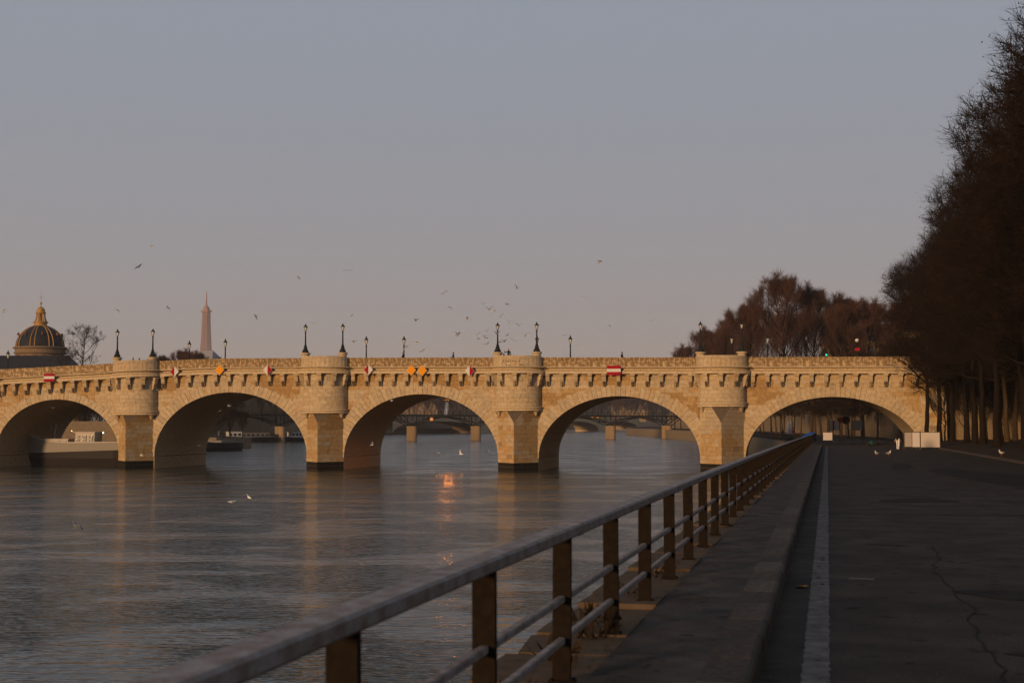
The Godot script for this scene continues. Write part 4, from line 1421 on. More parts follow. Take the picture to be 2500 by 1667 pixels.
func far_bridge():
	var a := Vector3(-63, 0, -690)
	var b := Vector3(75, 0, -950)
	var d := (b - a).normalized()
	var l := a.distance_to(b)
	var t := thing("low_stone_bridge", "pale low stone bridge far down the river beyond the footbridge", "bridge", a, -atan2(d.z, d.x))
	var ends := [-6.0, l * 0.295, l * 0.56, l * 0.81, l + 8.0]
	var g := G.new()
	for i in 4:
		var x0: float = ends[i] + 3.0
		var x1: float = ends[i + 1] - 3.0
		var last := Vector2(x0, -3.2)
		for k in range(1, 25):
			var q := k / 24.0
			var cur := Vector2(lerpf(x0, x1, q), -3.2 + 5.4 * sqrt(maxf(0.0, 1.0 - pow(absf(2 * q - 1), 2.3))))
			for z in [8.0, -8.0]:
				g.quad(Vector3(last.x, last.y, z), Vector3(cur.x, cur.y, z), Vector3(cur.x, 4.4, z), Vector3(last.x, 4.4, z))
			g.quad(Vector3(last.x, last.y, 8), Vector3(last.x, last.y, -8), Vector3(cur.x, cur.y, -8), Vector3(cur.x, cur.y, 8))
			last = cur
	part("spandrel", g, M.limestone_1, t)
	for i in range(1, 4):
		g = G.new()
		g.prism([Vector3(ends[i] - 3.2, -5.5, 8.2), Vector3(ends[i], -5.5, 11.5), Vector3(ends[i] + 3.2, -5.5, 8.2), Vector3(ends[i] + 3.2, -5.5, -8), Vector3(ends[i] - 3.2, -5.5, -8)], Vector3(0, 7.2, 0))
		g.box(Vector3(ends[i], 2.8, 0), Vector3(6.0, 3.2, 16.05))
		part("pier", g, M.limestone_0, t)
		g = G.new()
		g.prism([Vector3(ends[i] - 3.4, 1.7, 8.4), Vector3(ends[i], 1.7, 11.9), Vector3(ends[i] + 3.4, 1.7, 8.4)], Vector3(0, 1.0, -1.4))
		part("cutwater_cap", g, M.limestone_stained, t)
	g = G.new()
	g.box(Vector3(l * 0.5, 4.6, 0), Vector3(l + 30, 0.5, 17.2))
	g.box(Vector3(l * 0.5, 5.2, 8.3), Vector3(l + 30, 0.8, 0.3))
	part("deck", g, M.limestone_0, t)
	var k := 0
	for x in [0.665, 0.755, 0.785, 0.88]:
		var pos = a + d * l * x + Vector3(0, 4.4, 0) + Vector3(d.z, 0, -d.x) * -9.2
		var s := thing("channel_marker", ["small red and white diamond on the far stone bridge, beside the orange pair's near side", "small orange diamond of the pair on the far stone bridge, beside its twin", "small orange diamond of the pair on the far stone bridge, beside its twin", "small white and red diamond on the far stone bridge past the pier"][k], "sign", pos, -0.2, "far orange pair" if k in [1, 2] else "")
		for e in [-1, 1]:
			g = G.new()
			g.prism([Vector3(0, -1.3, 0), Vector3(e * 1.3, 0, 0), Vector3(0, 1.3, 0)], Vector3(0, 0, 0.1))
			var m: Material = M.signal_orange if k in [1, 2] else (M.signal_red if (e < 0) == (k == 0) else M.signal_white)
			part("half_face", g, m, s)
		k += 1

# ---------------------------------------------------------------- boats
func boat(called: String, label: String, at: Vector3, turn: float, l: float, beam: float, free: float, hull: Material, top_: Material, cabin: Array, mast := 0.0, group := "") -> Node3D:
	var t := thing(called, label, "boat", at, turn, group)
	var g := G.new()
	var rows := []
	for i in 15:
		var q := i / 14.0
		var half := beam * 0.5 * pow(clampf(sin(clampf(q * 1.25 + 0.02, 0, 0.5 * 1.25 + 0.2) * PI * 0.62), 0, 1), 0.7)
		if q > 0.85: half *= lerpf(1.0, 0.82, (q - 0.85) / 0.15)
		var sheer := free * (1.0 + 0.35 * pow(maxf(0, 1.0 - q * 2.2), 2.0) + 0.06 * q)
		var x := -l * 0.5 + l * q
		rows.append([Vector3(x + 0.5 * (1 - q) , -0.6, half * 0.7), Vector3(x, free * 0.35, half * 0.95), Vector3(x, sheer, half), Vector3(x, sheer, half - 0.08), Vector3(x, sheer - 0.25, half - 0.1)])
	for i in 14:
		for k in 4:
			for e in [1, -1]:
				var m := Vector3(1, 1, e)
				var q := [rows[i][k] * m, rows[i + 1][k] * m, rows[i + 1][k + 1] * m, rows[i][k + 1] * m]
				if e < 0: q.reverse()
				g.quad(q[0], q[1], q[2], q[3])
		g.quad(rows[i][4], rows[i + 1][4], rows[i + 1][4] * Vector3(1, 1, -1), rows[i][4] * Vector3(1, 1, -1))
	for k in 2:
		g.quad(rows[14][k], rows[14][k] * Vector3(1, 1, -1), rows[14][k + 1] * Vector3(1, 1, -1), rows[14][k + 1])
	part("hull", g, hull, t)
	g = G.new()
	for i in 14:
		for e in [1, -1]:
			g.tube(rows[i][2] * Vector3(1, 1, e), rows[i + 1][2] * Vector3(1, 1, e), 0.09, 0.09, 5)
	part("rubbing_strake", g, top_, t)
	for c in cabin:                                     # x, length, width, height, windows
		g = G.new()
		var base: float = free * 0.85
		g.prism([Vector3(c[0] - c[1] * 0.5, base, c[2] * 0.5), Vector3(c[0] + c[1] * 0.5, base, c[2] * 0.5), Vector3(c[0] + c[1] * 0.5, base + c[3], c[2] * 0.46), Vector3(c[0] - c[1] * 0.46, base + c[3], c[2] * 0.46)], Vector3(0, 0, -c[2] * 0.95))
		var cab := part("cabin", g, top_, t)
		g = G.new()
		g.box(Vector3(c[0], base + c[3] + 0.05, 0), Vector3(c[1] + 0.35, 0.1, c[2] + 0.3))
		part("cabin_roof", g, top_, cab)
		for k in c[4]:
			g = G.new()
			g.box(Vector3(c[0] + c[1] * ((k + 0.5) / c[4] - 0.5), base + c[3] * 0.58, c[2] * 0.5 - 0.02), Vector3(c[1] / c[4] * 0.62, c[3] * 0.42, 0.08))
			part("window", g, M.window_dark, cab)
	if mast > 0:
		g = G.new()
		g.tube(Vector3(-l * 0.27, free, 0), Vector3(-l * 0.25, free + mast, 0), 0.07, 0.04, 6)
		g.tube(Vector3(-l * 0.265, free + mast * 0.45, 0), Vector3(-l * 0.31, free + mast * 0.95, 0), 0.03, 0.03, 5)
		part("mast", g, top_, t)
	return t

func bulwark(b: Node3D):                                # pale upper strakes of the barge over its black lower hull
	var g := G.new()
	for e in [1, -1]:
		for i in 20:
			var q0 := i / 20.0
			var q1 := (i + 1) / 20.0
			var p := []
			for q in [q0, q1]:
				var half: float = 2.12 * pow(clampf(sin(clampf(q * 1.25 + 0.02, 0, 0.825) * PI * 0.62), 0, 1), 0.7)
				p.append([Vector3(-7.52 + 15.0 * q, 1.75 + 0.5 * q, e * half * 0.99 + e * 0.03), Vector3(-7.52 + 15.0 * q, 3.1 * (1.0 + 0.35 * pow(maxf(0, 1.0 - q * 2.2), 2.0) + 0.06 * q) - 0.05, e * half + e * 0.03)])
			if e > 0: g.quad(p[0][0], p[1][0], p[1][1], p[0][1])
			else: g.quad(p[1][0], p[0][0], p[0][1], p[1][1])
	part("bulwark", g, M.hull_pale, b)

func glow(called: String, parent: Node, at: Vector3, r: float, lin: Color, power: float, light: float):
	var m := StandardMaterial3D.new()
	m.resource_name = called + "_glow"
	m.albedo_color = Color(0.1, 0.1, 0.1)
	m.emission_enabled = true
	m.emission = lin.linear_to_srgb()
	m.emission_energy_multiplier = power
	var g := G.new()
	g.ball(Vector3.ZERO, Vector3(r, r, r), 6)
	var o := part(called, g, m, parent)
	o.position = at
	if light > 0.0:
		var li := OmniLight3D.new()
		li.name = numbered(called + "_source", parent)
		li.light_color = lin.linear_to_srgb()
		li.light_energy = light
		li.light_size = r
		li.omni_range = 40.0
		li.omni_attenuation = 2.0
		li.shadow_enabled = true
		parent.add_child(li)
		li.position = at

func boats():
	var b := boat("motor_barge", "pale motor barge with a white wheelhouse moored in the shadow of the arch", bp(-60.9, WATER, -8.0), -BA + 0.04, 15.0, 4.2, 3.1, M.hull_dark, M.white_paint, [[-3.2, 3.4, 2.4, 0.95, 4], [0.9, 2.8, 2.6, 1.9, 3]], 2.6)
	bulwark(b)
	glow("cabin_lamp", b, Vector3(-1.1, 4.75, 0.9), 0.06, Color(1.0, 0.72, 0.25), 5.0, 0.02)
	glow("deck_lamp", b, Vector3(3.4, 4.5, 0.9), 0.09, Color(0.75, 1.0, 0.95), 5.0, 0.03)
	boat("river_barge", "dark reddish barge with a pale rail moored off the island tip", Vector3(-61.0, WATER, -292), PI * 0.40, 17.0, 5.0, 1.7, M.hull_dark, M.hull_pale, [[2.5, 5.0, 3.2, 0.6, 3]], 0.0)
	boat("houseboat", "small white houseboat moored beside the footbridge pier", Vector3(-66.5, WATER, -437), 0.75, 12.0, 3.6, 1.3, M.hull_dark, M.signal_white, [[1.0, 6.5, 2.8, 1.7, 5]], 0.0)
	boat("houseboat", "dark houseboat with a long flat roof moored under the far quay", Vector3(-77.5, WATER, -424), 0.6, 15.0, 4.2, 1.5, M.hull_dark, M.hull_pale, [[0.5, 9.0, 3.4, 1.4, 6]], 0.0)
	boat("houseboat", "white-topped cruiser moored against the far quay wall", Vector3(-82.0, WATER, -412), 0.5, 11.0, 3.6, 1.5, M.hull_dark, M.signal_white, [[1.5, 4.0, 2.8, 1.8, 3]], 2.0)

# ---------------------------------------------------------------- gulls
func gull_mesh(inner: float, outer: float, sweep_: float) -> ArrayMesh:     # wing angles in radians, nose towards -z
	var g := G.new()
	var white := Color(0.62, 0.60, 0.57)
	var grey := Color(0.20, 0.20, 0.21)
	var dark := Color(0.03, 0.03, 0.03)
	g.col = white
	g.path([Vector3(0, 0, 0.24), Vector3(0, 0, 0.16), Vector3(0, -0.005, 0.04), Vector3(0, -0.01, -0.06), Vector3(0, 0.012, -0.15), Vector3(0, 0.018, -0.19), Vector3(0, 0.012, -0.215)], [0.012, 0.03, 0.062, 0.066, 0.042, 0.042, 0.02], 8)
	g.prism([Vector3(-0.02, 0, 0.14), Vector3(0.02, 0, 0.14), Vector3(0.065, 0, 0.27), Vector3(-0.065, 0, 0.27)], Vector3(0, 0.01, 0))
	g.col = Color(0.3, 0.08, 0.02)
	g.path([Vector3(0, 0.01, -0.21), Vector3(0, 0.004, -0.25)], [0.012, 0.003], 5)
	for e in [-1, 1]:
		var p0 := Vector3(e * 0.035, 0.03, -0.03)
		var p1 := p0 + Vector3(e * cos(inner), sin(inner), -0.15) * 0.22
		var p2 := p1 + Vector3(e * cos(outer), sin(outer), sweep_) * 0.17
		var p3 := p2 + Vector3(e * cos(outer), sin(outer), sweep_ * 1.8) * 0.13
		var st := [[p0, 0.085, grey], [p1, 0.078, grey], [p2, 0.055, grey], [p3, 0.008, dark]]
		for i in 3:
			g.col = st[i + 1][2] if i == 2 else grey
			var a: Vector3 = st[i][0] + Vector3(0, 0, -st[i][1])
			var b: Vector3 = st[i][0] + Vector3(0, 0, st[i][1])
			var c: Vector3 = st[i + 1][0] + Vector3(0, 0, st[i + 1][1])
			var d: Vector3 = st[i + 1][0] + Vector3(0, 0, -st[i + 1][1])
			var up := Vector3(0, 0.012, 0)
			g.prism([a, b, c, d], up)
			g.col = white
			g.quad(a - up * 0.2, b - up * 0.2, c - up * 0.2, d - up * 0.2)
	return g.mesh(true)

func standing_gull_mesh() -> ArrayMesh:
	var g := G.new()
	g.col = Color(0.66, 0.64, 0.60)
	g.path([Vector3(0, 0.20, 0.20), Vector3(0, 0.21, 0.10), Vector3(0, 0.215, 0.0), Vector3(0, 0.24, -0.09), Vector3(0, 0.30, -0.12), Vector3(0, 0.34, -0.13), Vector3(0, 0.365, -0.145), Vector3(0, 0.36, -0.18)], [0.012, 0.05, 0.078, 0.07, 0.04, 0.043, 0.04, 0.015], 8)
	g.col = Color(0.22, 0.22, 0.23)
	for e in [-1, 1]:
		g.path([Vector3(e * 0.05, 0.26, -0.06), Vector3(e * 0.07, 0.24, 0.06), Vector3(e * 0.03, 0.215, 0.26)], [0.02, 0.04, 0.006], 6)
	g.col = Color(0.3, 0.08, 0.02)
	g.path([Vector3(0, 0.352, -0.18), Vector3(0, 0.34, -0.225)], [0.012, 0.003], 5)
	for e in [-1, 1]:
		g.path([Vector3(e * 0.03, 0.17, 0.01), Vector3(e * 0.03, 0.0, 0.0), Vector3(e * 0.03, 0.004, -0.06)], [0.008, 0.007, 0.01], 5)
	return g.mesh(true)

func gulls():
	var poses := [gull_mesh(0.25, -0.12, 0.25), gull_mesh(0.75, 0.35, 0.3), gull_mesh(-0.15, -0.55, 0.35), gull_mesh(0.45, -0.35, 0.2)]
	var r := RandomNumberGenerator.new()
	r.seed = 23
	for q in GULLS_SKY:
		var o := single("gull", poses[r.randi() % 4], M.vertex_tinted, "grey-winged gull in the flock circling in the sky above the bridge", "gull", Vector3(q[0], q[1], q[2]), r.randf() * TAU, "gulls flying over the bridge")
		o.rotation.z = r.randf_range(-0.55, 0.55)
		o.rotation.x = r.randf_range(-0.2, 0.3)
		o.scale = Vector3.ONE * r.randf_range(0.95, 1.2)
	for q in GULLS_LOW:
		var o := single("gull", poses[r.randi() % 4], M.vertex_tinted, "white gull skimming low over the river before the arches", "gull", Vector3(q[0], q[1], q[2]), r.randf() * TAU, "gulls low over the water")
		o.rotation.z = r.randf_range(-0.7, 0.7)
		o.rotation.x = r.randf_range(-0.2, 0.3)
	var st := standing_gull_mesh()
	for q in [[95.6, 3.1, 2.2], [95.8, 3.85, -1.3]]:
		single("standing_gull", st, M.vertex_tinted, "white gull standing on the open road before the white panels", "gull", rp(q[0], q[1], 0.0), q[2], "gulls on the road")
	single("standing_gull", st, M.vertex_tinted, "white gull standing alone by the verge under the trees", "gull", rp(89.3, 10.1, 0.17), 1.9)
	for k in 2:
		single("resting_pigeon", st, M.slate, "small dark bird resting on the bastion ledge under the scrawled writing", "bird", bp([-0.15, 1.55][k], top(0.78) - 1.15, [2.75, 2.75][k]), k * 1.5, "birds on the bastion ledge").scale = Vector3(0.8, 0.7, 0.8)

# ---------------------------------------------------------------- people
func body_mesh(bones: Array, cell := 0.03, blend := 0.035) -> ArrayMesh:     # tapered capsules joined smoothly, meshed as surface nets
	var lo := Vector3(9, 9, 9)
	var hi := Vector3(-9, -9, -9)
	for b in bones:
		for q in [[b[0], b[2]], [b[1], b[3]]]:
			lo = lo.min(q[0] - Vector3.ONE * (q[1] + 0.08))
			hi = hi.max(q[0] + Vector3.ONE * (q[1] + 0.08))
	var n := Vector3i(((hi - lo) / cell).ceil()) + Vector3i.ONE
	var f := PackedFloat32Array()
	f.resize(n.x * n.y * n.z)
	f.fill(1.0)
	var best := PackedFloat32Array()
	best.resize(f.size())
	best.fill(9.0)
	var who := PackedInt32Array()
	who.resize(f.size())
	for bi in bones.size():
		var b = bones[bi]
		var a: Vector3 = b[0]
		var ab: Vector3 = b[1] - a
		var ll := maxf(ab.length_squared(), 1e-6)
		var rm := maxf(b[2], b[3]) + 0.07
		var i0 := Vector3i(((a.min(b[1]) - Vector3.ONE * rm - lo) / cell).floor()).clamp(Vector3i.ZERO, n - Vector3i.ONE)
		var i1 := Vector3i(((a.max(b[1]) + Vector3.ONE * rm - lo) / cell).ceil()).clamp(Vector3i.ZERO, n - Vector3i.ONE)
		for z in range(i0.z, i1.z + 1):
			for y in range(i0.y, i1.y + 1):
				for x in range(i0.x, i1.x + 1):
					var p := lo + Vector3(x, y, z) * cell
					var t := clampf((p - a).dot(ab) / ll, 0.0, 1.0)
					var d := p.distance_to(a + ab * t) - lerpf(b[2], b[3], t)
					var k := x + n.x * (y + n.y * z)
					var h := clampf(0.5 + 0.5 * (f[k] - d) / blend, 0.0, 1.0)
					f[k] = lerpf(f[k], d, h) - blend * h * (1.0 - h)
					if d < best[k]:
						best[k] = d; who[k] = bi
	var index := {}
	var vs := []
	var cs := []
	for z in n.z - 1:
		for y in n.y - 1:
			for x in n.x - 1:
				var k := x + n.x * (y + n.y * z)
				var inside := 0
				for c in 8:
					if f[k + (c & 1) + n.x * (((c >> 1) & 1) + n.y * (c >> 2))] < 0.0: inside += 1
				if inside == 0 or inside == 8: continue
				var s := Vector3.ZERO
				var cnt := 0
				for c in 8:
					for ax in 3:
						if c & (1 << ax): continue
						var c2 := c | (1 << ax)
						var fa := f[k + (c & 1) + n.x * (((c >> 1) & 1) + n.y * (c >> 2))]
						var fb := f[k + (c2 & 1) + n.x * (((c2 >> 1) & 1) + n.y * (c2 >> 2))]
						if (fa < 0.0) != (fb < 0.0):
							var t := fa / (fa - fb)
							s += Vector3(c & 1, (c >> 1) & 1, c >> 2).lerp(Vector3(c2 & 1, (c2 >> 1) & 1, c2 >> 2), t)
							cnt += 1
				index[k] = vs.size()
				vs.append(lo + (Vector3(x, y, z) + s / cnt) * cell)
				cs.append(bones[who[k]][4])
	var st := SurfaceTool.new()
	st.begin(Mesh.PRIMITIVE_TRIANGLES)
	st.set_smooth_group(0)
	var steps := [1, n.x, n.x * n.y]
	for k in index:
		for ax in 3:
			var k2: int = k + steps[ax]
			if (f[k] < 0.0) == (f[k2] < 0.0): continue
			var u: int = steps[(ax + 1) % 3]
			var w: int = steps[(ax + 2) % 3]
			if not (index.has(k - u) and index.has(k - w) and index.has(k - u - w)): continue
			var q := [index[k], index[k - u], index[k - u - w], index[k - w]]
			if f[k] < 0.0: q.reverse()
			for i in [0, 1, 2, 0, 2, 3]:
				st.set_color(cs[q[i]])
				st.add_vertex(vs[q[i]])
	st.index()
	st.generate_normals()
	return st.commit()

func person_mesh(jacket: Color, trousers: Color, hair: Color, stride: float, arm_l: Vector3, arm_r: Vector3, skin := Color(0.32, 0.18, 0.12)) -> ArrayMesh:
	# faces +z; arm_l and arm_r are where the hands are
	var b := []
	b.append([Vector3(0, 0.95, 0), Vector3(0, 1.15, 0.0), 0.135, 0.13, jacket])
	b.append([Vector3(0, 1.15, 0.0), Vector3(0, 1.36, 0.0), 0.14, 0.135, jacket])
	b.append([Vector3(-0.15, 1.40, 0), Vector3(0.15, 1.40, 0), 0.075, 0.075, jacket])
	b.append([Vector3(0, 1.44, 0), Vector3(0, 1.53, 0.015), 0.055, 0.05, skin])
	b.append([Vector3(0, 1.57, 0.03), Vector3(0, 1.64, 0.02), 0.07, 0.085, skin])
	b.append([Vector3(0, 1.59, 0.10), Vector3(0, 1.61, 0.085), 0.016, 0.012, skin])
	b.append([Vector3(0, 1.66, -0.02), Vector3(0, 1.62, -0.035), 0.088, 0.085, hair])
	for e in [-1, 1]:
		var hip := Vector3(e * 0.09, 0.92, 0)
		var foot := Vector3(e * 0.10, 0.07, e * stride)
		var knee := hip.lerp(foot, 0.5) + Vector3(0, 0.01, 0.05 + absf(stride) * 0.2)
		b.append([hip, knee, 0.095, 0.065, trousers])
		b.append([knee, foot, 0.062, 0.045, trousers])
		b.append([foot + Vector3(0, -0.025, -0.03), foot + Vector3(0, -0.03, 0.14), 0.042, 0.036, Color(0.02, 0.02, 0.02)])
		var sh := Vector3(e * 0.19, 1.39, 0)
		var hand: Vector3 = arm_l if e < 0 else arm_r
		var mid := (sh + hand) * 0.5
		var need := sqrt(maxf(0.0, 0.29 * 0.29 - sh.distance_squared_to(hand) * 0.25))
		var el := mid + Vector3(e * 0.5, -0.6, -0.6).normalized() * need
		b.append([sh, el, 0.058, 0.048, jacket])
		b.append([el, hand, 0.046, 0.032, jacket])
		var fw := (hand - el).normalized()
		b.append([hand, hand + fw * 0.08, 0.03, 0.03, skin])
		b.append([hand + fw * 0.02 + Vector3(-e * 0.03, 0.01, 0), hand + fw * 0.07 + Vector3(-e * 0.05, 0.03, 0), 0.012, 0.01, skin])
		for i in 4:
			var o := hand + fw * 0.07 + Vector3((i - 1.5) * 0.02, 0, 0)
			b.append([o, o + fw * [0.06, 0.075, 0.07, 0.055][i] + Vector3(0, -0.015, 0), 0.011, 0.009, skin])
	return body_mesh(b)

func people():
	var black := Color(0.012, 0.012, 0.014)
	var dark := Color(0.02, 0.018, 0.018)
	var l := Vector3(-0.24, 0.85, 0.06)
	var r := Vector3(0.24, 0.85, 0.06)
	var walk := person_mesh(black, dark, black, 0.22, Vector3(-0.22, 0.86, -0.12), Vector3(0.22, 0.88, 0.16))
	var dk := top(-14) - 1.0
	single("person", walk, M.vertex_tinted, "person in a dark hood walking behind the parapet above the orange diamonds", "person", bp(-14.05, top(-14) - 0.99, -0.9), PI * 0.5 - BA)
	single("person", walk, M.vertex_tinted, "person in dark clothes walking behind the parapet above the red board", "person", bp(13.5, top(13.5) - 0.99, -0.9), -PI * 0.5 - BA)
	single("person", person_mesh(Color(0.02, 0.10, 0.28), dark, black, 0.1, Vector3(-0.15, 1.1, 0.25), Vector3(0.15, 1.1, 0.25)), M.vertex_tinted, "person in a blue jacket standing behind the parapet by the white and red board", "person", bp(-7.6, top(-7.6) - 0.99, -0.8), -PI * 0.5 - BA)
	single("person", person_mesh(black, dark, Color(0.10, 0.02, 0.02), 0.05, Vector3(-0.50, 1.43, 0.12), r), M.vertex_tinted, "person in a black coat reaching out an arm between the bastion lamps", "person", bp(-0.4, top(0) - 0.66, 0.2), -BA)
	single("person", walk, M.vertex_tinted, "person in dark clothes leaning at the lamp beside the person in the black coat", "person", bp(-1.15, top(0) - 1.22, -0.7), PI * 0.5 - BA)
	for q in [[-50.3, 0], [-49.9, 1]]:
		single("person", walk, M.vertex_tinted, "person in dark clothes passing the bastion lamps on the dome's side", "person", bp(q[0], top(q[0]) - 1.05, -0.9 - q[1]), PI * 0.5 - BA, "two people by the dome-side bastion")
	var white := person_mesh(black, Color(0.60, 0.57, 0.56), black, 0.16, Vector3(-0.24, 0.86, 0.10), Vector3(0.22, 0.86, -0.10))
	single("person", white, M.vertex_tinted, "person in a dark jacket and white trousers walking on the road", "person", rp(124.0, 5.75, 0.0), 2.6)
	for q in [[62.2, 360], [64.0, 361]]:
		single("person", walk, M.vertex_tinted, "person in dark clothes strolling on the far lower quay", "person", Vector3(q[0] - 1.0, -0.97, -q[1]), 1.2, "two people on the far quay")
	single("person", person_mesh(Color(0.55, 0.12, 0.02), Color(0.02, 0.03, 0.09), black, 0.1, l, r), M.vertex_tinted, "person in an orange jacket on the far lower quay", "person", Vector3(57.2, -0.97, -362), 0.4)
	single("person", person_mesh(Color(0.35, 0.01, 0.02), dark, black, 0.08, l, r), M.vertex_tinted, "person in a red coat beside the closed parasols", "person", Vector3(46.6, -0.97, -236), 0.4)
	single("person", walk, M.vertex_tinted, "person in black by the parasol terrace behind the bridge", "person", Vector3(44.7, -0.97, -235), 1.0)

# ---------------------------------------------------------------- things on the quay
func quay_things():
	# site boards on legs by the verge
	var k := 0
	for q in [[134.8, 7.35, 1.15, 0.45], [132.6, 7.75, 0.8, -0.7], [131.0, 8.85, 1.6, 0.0]]:
		var t := thing("site_board", ["white site board on legs, the one turned away behind the others", "narrow white site board joining the two wider ones", "widest white site board on legs standing in front beside the verge"][k], "board", rp(q[0], q[1], 0.0), -RA + q[3])
		var g := G.new()
		g.box(Vector3(0, 0.84, 0), Vector3(q[2], 1.36, 0.05))
		part("panel", g, M.white_paint, t)
		for e in [-1, 1]:
			g = G.new()
			g.box(Vector3(e * (q[2] * 0.5 + 0.03), 0.79, 0), Vector3(0.055, 1.58, 0.07))
			g.box(Vector3(e * (q[2] * 0.5 + 0.03), 0.02, 0), Vector3(0.07, 0.04, 0.5))
			part("leg", g, M.kerb_light, t)
		for y in [0.17, 1.51]:
			g = G.new()
			g.box(Vector3(0, y, 0.03), Vector3(q[2], 0.05, 0.03))
			part("batten", g, M.kerb_light, t)
		k += 1
	# board under the arch at the end of the railing
	var b := thing("notice_board", "white notice board on two legs at the end of the railing under the arch", "board", rp(172.0, 0.0, 0.0), -RA)
	var g2 := G.new()
	g2.box(Vector3(0, 0.95, 0), Vector3(1.05, 0.9, 0.05))
	part("panel", g2, M.white_paint, b)
	for e in [-1, 1]:
		g2 = G.new()
		g2.box(Vector3(e * 0.55, 0.7, 0), Vector3(0.05, 1.4, 0.06))
		part("leg", g2, M.iron, b)
	# closed parasols
	for q in [[45.2, 233.0, "closed white parasol beside its twin on the terrace behind the bridge"], [45.75, 233.6, "closed white parasol beside its twin on the terrace behind the bridge"]]:
		var t := thing("closed_parasol", q[2], "parasol", Vector3(q[0], -0.97, -q[1]), 0.0, "closed parasols on the terrace")
		var g := G.new()
		g.tube(Vector3.ZERO, Vector3(0, 3.1, 0), 0.03, 0.03, 6)
		g.box(Vector3(0, 0.05, 0), Vector3(0.6, 0.1, 0.6))
		part("pole", g, M.iron, t)
		g = G.new()
		g.lathe(Vector3.ZERO, [Vector2(0.12, 0.85), Vector2(0.24, 0.95), Vector2(0.22, 1.7), Vector2(0.15, 2.5), Vector2(0.05, 3.0), Vector2(0.0, 3.1)], 10)
		part("canopy", g, M.white_paint, t)
	for q in [[43.0, 232.0, 1.6, "orange wooden planter box with a gap of railing before it"], [46.2, 231.0, 1.2, "orange wooden planter box at the foot of the parasols"]]:
		var t := thing("planter_box", q[3], "planter", Vector3(q[0], -0.97, -q[1]), 0.1)
		for i in 4:
			var g := G.new()
			g.box(Vector3(0, 0.30 + i * 0.22, 0), Vector3(q[2], 0.19, 0.6))
			part("plank", g, M.wood_orange, t)
		var g := G.new()
		for e in [-1, 1]:
			g.box(Vector3(e * q[2] * 0.4, 0.1, 0), Vector3(0.1, 0.2, 0.5))
		part("feet", g, M.iron, t)
	# blue tarpaulin shelter
	var t2 := thing("tarpaulin_shelter", "blue tarpaulin shelter on the quay beyond the arch", "shelter", Vector3(42.3, -0.9, -203.5), 0.2)
	var g3 := G.new()
	var pr := [[-0.75, 0.0], [-0.7, 0.55], [-0.25, 0.85], [0.2, 1.05], [0.7, 1.25], [0.75, 0.6], [0.7, 0.0]]
	for i in pr.size() - 1:
		for j in 5:
			var z0 := -1.2 + 0.48 * j
			var w0 := 0.05 * sin(j * 2.3)
			var w1 := 0.05 * sin((j + 1) * 2.3)
			g3.quad(Vector3(pr[i][0], pr[i][1] + w0, z0), Vector3(pr[i + 1][0], pr[i + 1][1] + w0, z0), Vector3(pr[i + 1][0], pr[i + 1][1] + w1, z0 + 0.48), Vector3(pr[i][0], pr[i][1] + w1, z0 + 0.48))
	part("tarpaulin", g3, M.blue_cloth, t2)
	g3 = G.new()
	for e in [-1, 1]:
		g3.tube(Vector3(0.7, 0, e * 1.1), Vector3(0.7, 1.2, e * 1.1), 0.03, 0.03, 5)
	part("poles", g3, M.iron, t2)
	# iron fence on the edge of the lower quay
	var fe := thing("iron_fence", "black iron fence along the lower quay edge behind the bridge", "fence", Vector3.ZERO)
	var x := 0.0
	var fa := Vector3(38.2, -0.97, -188)
	var fb := Vector3(44.9, -0.97, -266)
	var fl := fa.distance_to(fb)
	var dir := (fb - fa).normalized()
	while x < fl:
		var g := G.new()
		g.box(fa + dir * x + Vector3(0, 0.55, 0), Vector3(0.035, 1.1, 0.035))
		part("bar", g, M.iron, fe)
		x += 0.8
	for y in [0.12, 0.6, 1.08]:
		var g := G.new()
		g.tube(fa + Vector3(0, y, 0), fb + Vector3(0, y, 0), 0.03, 0.03, 5)
		part("rail", g, M.iron, fe)
	# road signs beyond the arch
	for q in [[190.0, 1.6, "red_cloth", "red triangle road sign under the arch beyond the railing's end", 3], [191.0, 2.35, "iron", "dark round road sign seen from behind beyond the arch", 14]]:
		var t := thing("road_sign", q[3], "sign", rp(q[0], q[1], 0), -RA)
		var g := G.new()
		g.tube(Vector3.ZERO, Vector3(0, 3.4, 0), 0.05, 0.05, 6)
		part("pole", g, M.iron, t)
		g = G.new()
		var pts := []
		for i in q[4]:
			var a: float = TAU * i / q[4] - PI / 2
			pts.append(Vector3(cos(a) * 0.55, 2.9 + sin(a) * 0.55, 0.06))
		g.prism(pts, Vector3(0, 0, 0.03))
		part("plate", g, M[q[2]], t)
	# banner panels hung behind
	for q in [[196.0, 0.9, "white banner with a red stripe hung beyond the arch"], [197.5, 3.9, "plain pale banner hung between the tree trunks beyond the arch"]]:
		var t := thing("banner", q[2], "banner", rp(q[0], q[1], 0), -RA)
		var g := G.new()
		g.box(Vector3(0, 2.2, 0), Vector3(1.25, 1.35, 0.04))
		part("cloth", g, M.hull_pale if q[1] > 3 else M.white_paint, t)
		if q[1] < 3:
			g = G.new()
			g.box(Vector3(-0.12, 2.2, 0.025), Vector3(0.22, 1.3, 0.02))
			part("stripe", g, M.red_cloth, t)
		g = G.new()
		for e in [-1, 1]:
			g.tube(Vector3(e * 0.66, 0, 0), Vector3(e * 0.66, 2.95, 0), 0.035, 0.035, 5)
		part("poles", g, M.iron, t)
	# heap of bags by the far wall
	var hp := thing("bag_heap", "teal and dark bags heaped on the road under the arch", "bags", rp(160.0, 4.6, 0.0), 0.3)
